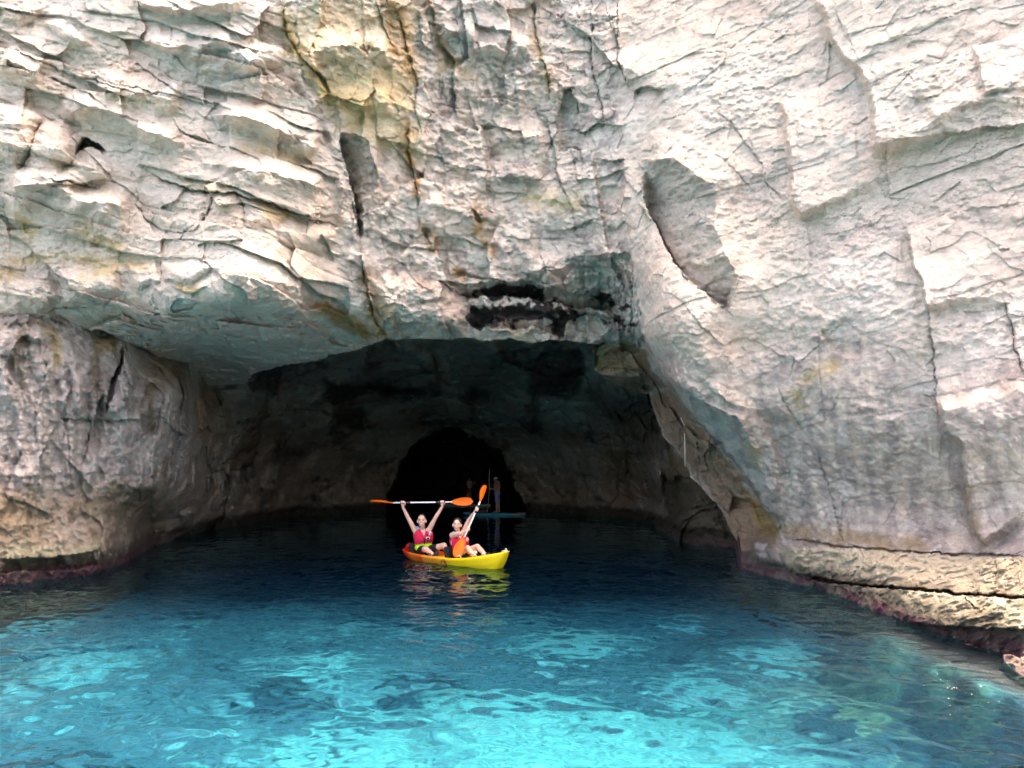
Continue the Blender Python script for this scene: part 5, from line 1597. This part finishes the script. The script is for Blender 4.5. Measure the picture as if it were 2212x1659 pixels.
def sup_body(bm):
    capsule(bm, hipc, shc, .13, .135); capsule(bm, sup_pt(1704, 300), sup_pt(1712, 300), .14, .14)
    for f_, k_ in zip(feet, kn):
        h_ = Vector((hipc.x, hipc.y + (.08 if f_ is feet[1] else -.08), hipc.z - .02))
        capsule(bm, h_, k_, .085, .058); capsule(bm, k_, f_, .056, .036); capsule(bm, f_, f_ + Vector((-.15, 0, -.02)), .036, .028)
    capsule(bm, shc, hd, .055, .05); head_shapes(bm, hd, (0, 0, 1), (-1, -.25, 0), 1.0)
    e = sup_pt(1690, 335, -.20); s_ = shc + Vector((0, -.16, -.02)); capsule(bm, s_, e, .05, .04); capsule(bm, e, hand1, .038, .026); grip_hand(bm, hand1, (0.03, 0, 1), hand1 + Vector((.09, 0, 0)))
    e = sup_pt(1745, 325, .10); s_ = shc + Vector((.03, .12, -.02)); capsule(bm, s_, e, .05, .04); capsule(bm, e, hand2, .038, .026)
    for k in range(4):
        capsule(bm, hand2 + Vector((0, .02 * (k - 1.5), 0)), hand2 + Vector((-.07, .022 * (k - 1.5), -.01)), .011, .009, 8)
    capsule(bm, hand2 + Vector((.01, -.03, 0)), hand2 + Vector((-.03, -.05, .02)), .012, .010, 8)
fused('body', sup_body, SKIN_D, s1, .012, 3)
LIL = plain('lilac_shorts', (.40, .38, .72), .8, .3, .1)
def sup_shorts(bm):
    capsule(bm, hipc, hipc + Vector((0, 0, .05)), .15, .14)
    for k_, dy in zip(kn, (-.08, .08)):
        h_ = Vector((hipc.x, hipc.y + dy, hipc.z - .02)); capsule(bm, h_, h_.lerp(k_, .72), .115, .10)
fused('shorts', sup_shorts, LIL, s1, .014, 3)
def sup_cap(bm):
    ellipsoid(bm, hd + Vector((0, 0, .055)), (.098, .088, .075)); ellipsoid(bm, hd + Vector((-.09, -.02, .045)), (.085, .07, .014))
fused('cap', sup_cap, plain('cap_cloth', (.74, .71, .66), .8, .3), s1, .010, 2)
def sup_hair(bm):
    ellipsoid(bm, hd + Vector((.03, 0, .0)), (.085, .088, .09)); capsule(bm, hd + Vector((.06, 0, -.03)), hd + Vector((.06, 0, -.26)), .06, .03)
fused('hair', sup_hair, HAIR, s1, .012, 3)
bm = bmesh.new()
POLE = plain('pale_pole', (.80, .75, .66), .5, .4, .1)
sp = thing('paddleboard_paddle', 'tall pale paddle held upright on the teal paddleboard', 'paddle', (sup_pt(1580, 630).x, SY - .12, deck))
ring_tube(bm, [sup_pt(1613, 110, -.12), sup_pt(1608, 225, -.12), hand1, sup_pt(1600, 480, -.12), sup_pt(1592, 570, -.12)], .016, 10); shf = put('shaft', bm, POLE, sp)
bm = bmesh.new(); ring_tube(bm, [sup_pt(1606, 98, -.12), sup_pt(1616, 97, -.12), sup_pt(1618, 112, -.12)], [.020, .022, .02], 8); put('handle', bm, POLE, sp)
bm = bmesh.new(); ellipsoid(bm, sup_pt(1609, 225, -.12), (.028, .028, .045)); put('clamp', bm, WHITE, shf, root=sp)
bp_ = sup_pt(1574, 634, -.12); bp_.z = deck + .012
put('blade', blade_bm(sup_pt(1593, 565, -.12), bp_, (.95, -.2, 0), .09, .02), POLE, sp)
bgp = sup_pt(1530, 632, -.02)
bg = thing('deck_bag', 'dark bundled bag lying on the nose of the teal paddleboard', 'bag', (bgp.x, bgp.y, deck))
def bagf(bm):
    ellipsoid(bm, (bgp.x, bgp.y, deck + .075), (.15, .13, .085)); ellipsoid(bm, (bgp.x + .1, bgp.y, deck + .07), (.11, .11, .08)); ellipsoid(bm, (bgp.x - .12, bgp.y, deck + .05), (.08, .1, .06))
fused('bag_body', bagf, plain('bag_cloth', (.16, .13, .12), .8, .3, .3, 12, .4), bg, .015, 2)
bm = bmesh.new(); ring_tube(bm, [(bgp.x - .02, bgp.y - .14, deck + .03), (bgp.x - .02, bgp.y - .10, deck + .15), (bgp.x - .02, bgp.y + .1, deck + .15), (bgp.x - .02, bgp.y + .14, deck + .03)], .015, 8, True, (1, .5)); put('strap', bm, plain('strap_red', (.35, .06, .05), .7, .3), bg)

b2 = on_plane(1003, 1093, 0)
board('paddleboard', 'plain grey paddleboard deep in the cave under the inner arch', (b2.x, b2.y, -.01), rad(-6), 3.1, .76, plain('board_pale', (.62, .62, .66), .5, .4, .08))
Y2 = b2.y
f2 = ck(1356, 500, Y2); gx = f2.x
s2 = thing('person', 'shadowy person standing on the grey paddleboard deep in the cave', 'person', (gx, Y2, deck))
def z2(h, dx=0., dy=0.): return Vector((gx + dx, Y2 + dy, deck + h))
def sup2(bm):
    for dx in (-.09, .09):
        capsule(bm, z2(.82, dx * .8), z2(.46, dx), .08, .056); capsule(bm, z2(.46, dx), z2(.06, dx), .055, .036); capsule(bm, z2(.04, dx, .03), z2(.03, dx, -.13), .036, .028)
    capsule(bm, z2(.86), z2(1.28), .125, .14); capsule(bm, z2(1.26), z2(1.45), .055, .05); head_shapes(bm, z2(1.53), (0, 0, 1), (.9, -.4, -.1), 1.0)
    capsule(bm, z2(1.32, .14), z2(1.10, .24, -.1), .048, .038); capsule(bm, z2(1.10, .24, -.1), z2(1.24, .32, -.2), .036, .026)
    capsule(bm, z2(1.32, -.14), z2(1.06, -.10, -.15), .048, .038); capsule(bm, z2(1.06, -.10, -.15), z2(1.02, .16, -.24), .036, .026)
    for k in range(5):
        capsule(bm, z2(1.24 + .0, .32, -.2), z2(1.30 + .006 * k, .30 + .02 * k, -.21), .012, .009, 8); capsule(bm, z2(1.02, .16, -.24), z2(1.01 + .012 * k, .245, -.25), .012, .009, 8)
fused('body', sup2, SKIN_D, s2, .012, 3)
bm = bmesh.new(); ellipsoid(bm, z2(1.57, -.02), (.095, .095, .085)); put('hair', bm, HAIR, s2)
def sh2(bm):
    capsule(bm, z2(.86), z2(.92), .135, .13)
    for dx in (-.09, .09): capsule(bm, z2(.82, dx * .8), z2(.68, dx), .10, .095)
fused('shorts', sh2, plain('maroon_shorts', (.20, .10, .10), .8, .3), s2, .012, 3)
bm = bmesh.new(); box(bm, z2(1.27, .335, -.23), (.07, .012, .14), Matrix.Rotation(.3, 3, 'Y'), .004); ph = put('phone', bm, WHITE, None, world=False); ph['label'] = 'pale phone held up by the shadowy person in the cave'; ph['category'] = 'phone'

# ------------------------------------------------------------------ rope hanging on the rib of rock, foam on the water
dg = bpy.context.evaluated_depsgraph_get()
def hit(u, v):
    kx, kz = ray(u, v)
    ok, loc, nor, idx, ob, _ = sc.ray_cast(dg, Vector((0, 0, EYE)), Vector((float(kx), 1, float(kz))).normalized())
    return loc
ra = hit(1479, 920)
YR = ra.y - .06
rp = thing('hanging_rope', 'thin pale rope tied in loops on the leaning rib of rock by the cave', 'rope', at(1479, 920, YR))
bm = bmesh.new(); ring_tube(bm, [at(1470, 902, YR + .05), at(1476, 914, YR), at(1480, 922, YR - .02), at(1479, 940, YR - .02), at(1479.5, 975, YR - .03), at(1480, 1008, YR - .03)], .014, 6); put('rope_line', bm, ROPE, rp)
bm = bmesh.new(); ring_tube(bm, [at(1480, 921, YR - .02), at(1484, 930, YR - .03), at(1482, 940, YR - .03), at(1479, 932, YR - .02)], .014, 6); ring_tube(bm, [at(1480, 920, YR), at(1488, 928, YR), at(1497, 934, YR + .02), at(1508, 936, YR + .06)], .010, 6); put('rope_loop', bm, ROPE, rp)

FO = plain('foam', (.80, .82, .82), .6, .3)
bm = bmesh.new(); frng = random.Random(5)
def fleck(u, v, s):
    p = on_plane(u, v, 0); z = float(water_z(np.array([[p.x]]), np.array([[p.y]]))[0, 0])
    n = 7; c = [bm.verts.new((p.x + s * frng.uniform(.6, 1.2) * math.cos(6.283 * k / n), p.y + s * frng.uniform(.6, 1.2) * math.sin(6.283 * k / n), z + .003)) for k in range(n)]
    t = bm.verts.new((p.x, p.y, z + .003 + s * .2))
    for k in range(n): bm.faces.new((c[k], c[(k + 1) % n], t))
for _ in range(26): fleck(frng.gauss(2090, 55), frng.gauss(1482, 24), frng.uniform(.002, .0055))
for _ in range(10): fleck(frng.gauss(1740, 80), frng.gauss(1440, 30), frng.uniform(.002, .004))
foam = put('sea_foam', bm, FO, None, world=False); foam['kind'] = 'stuff'; foam['label'] = 'scattered white foam flecks drifting on the water'
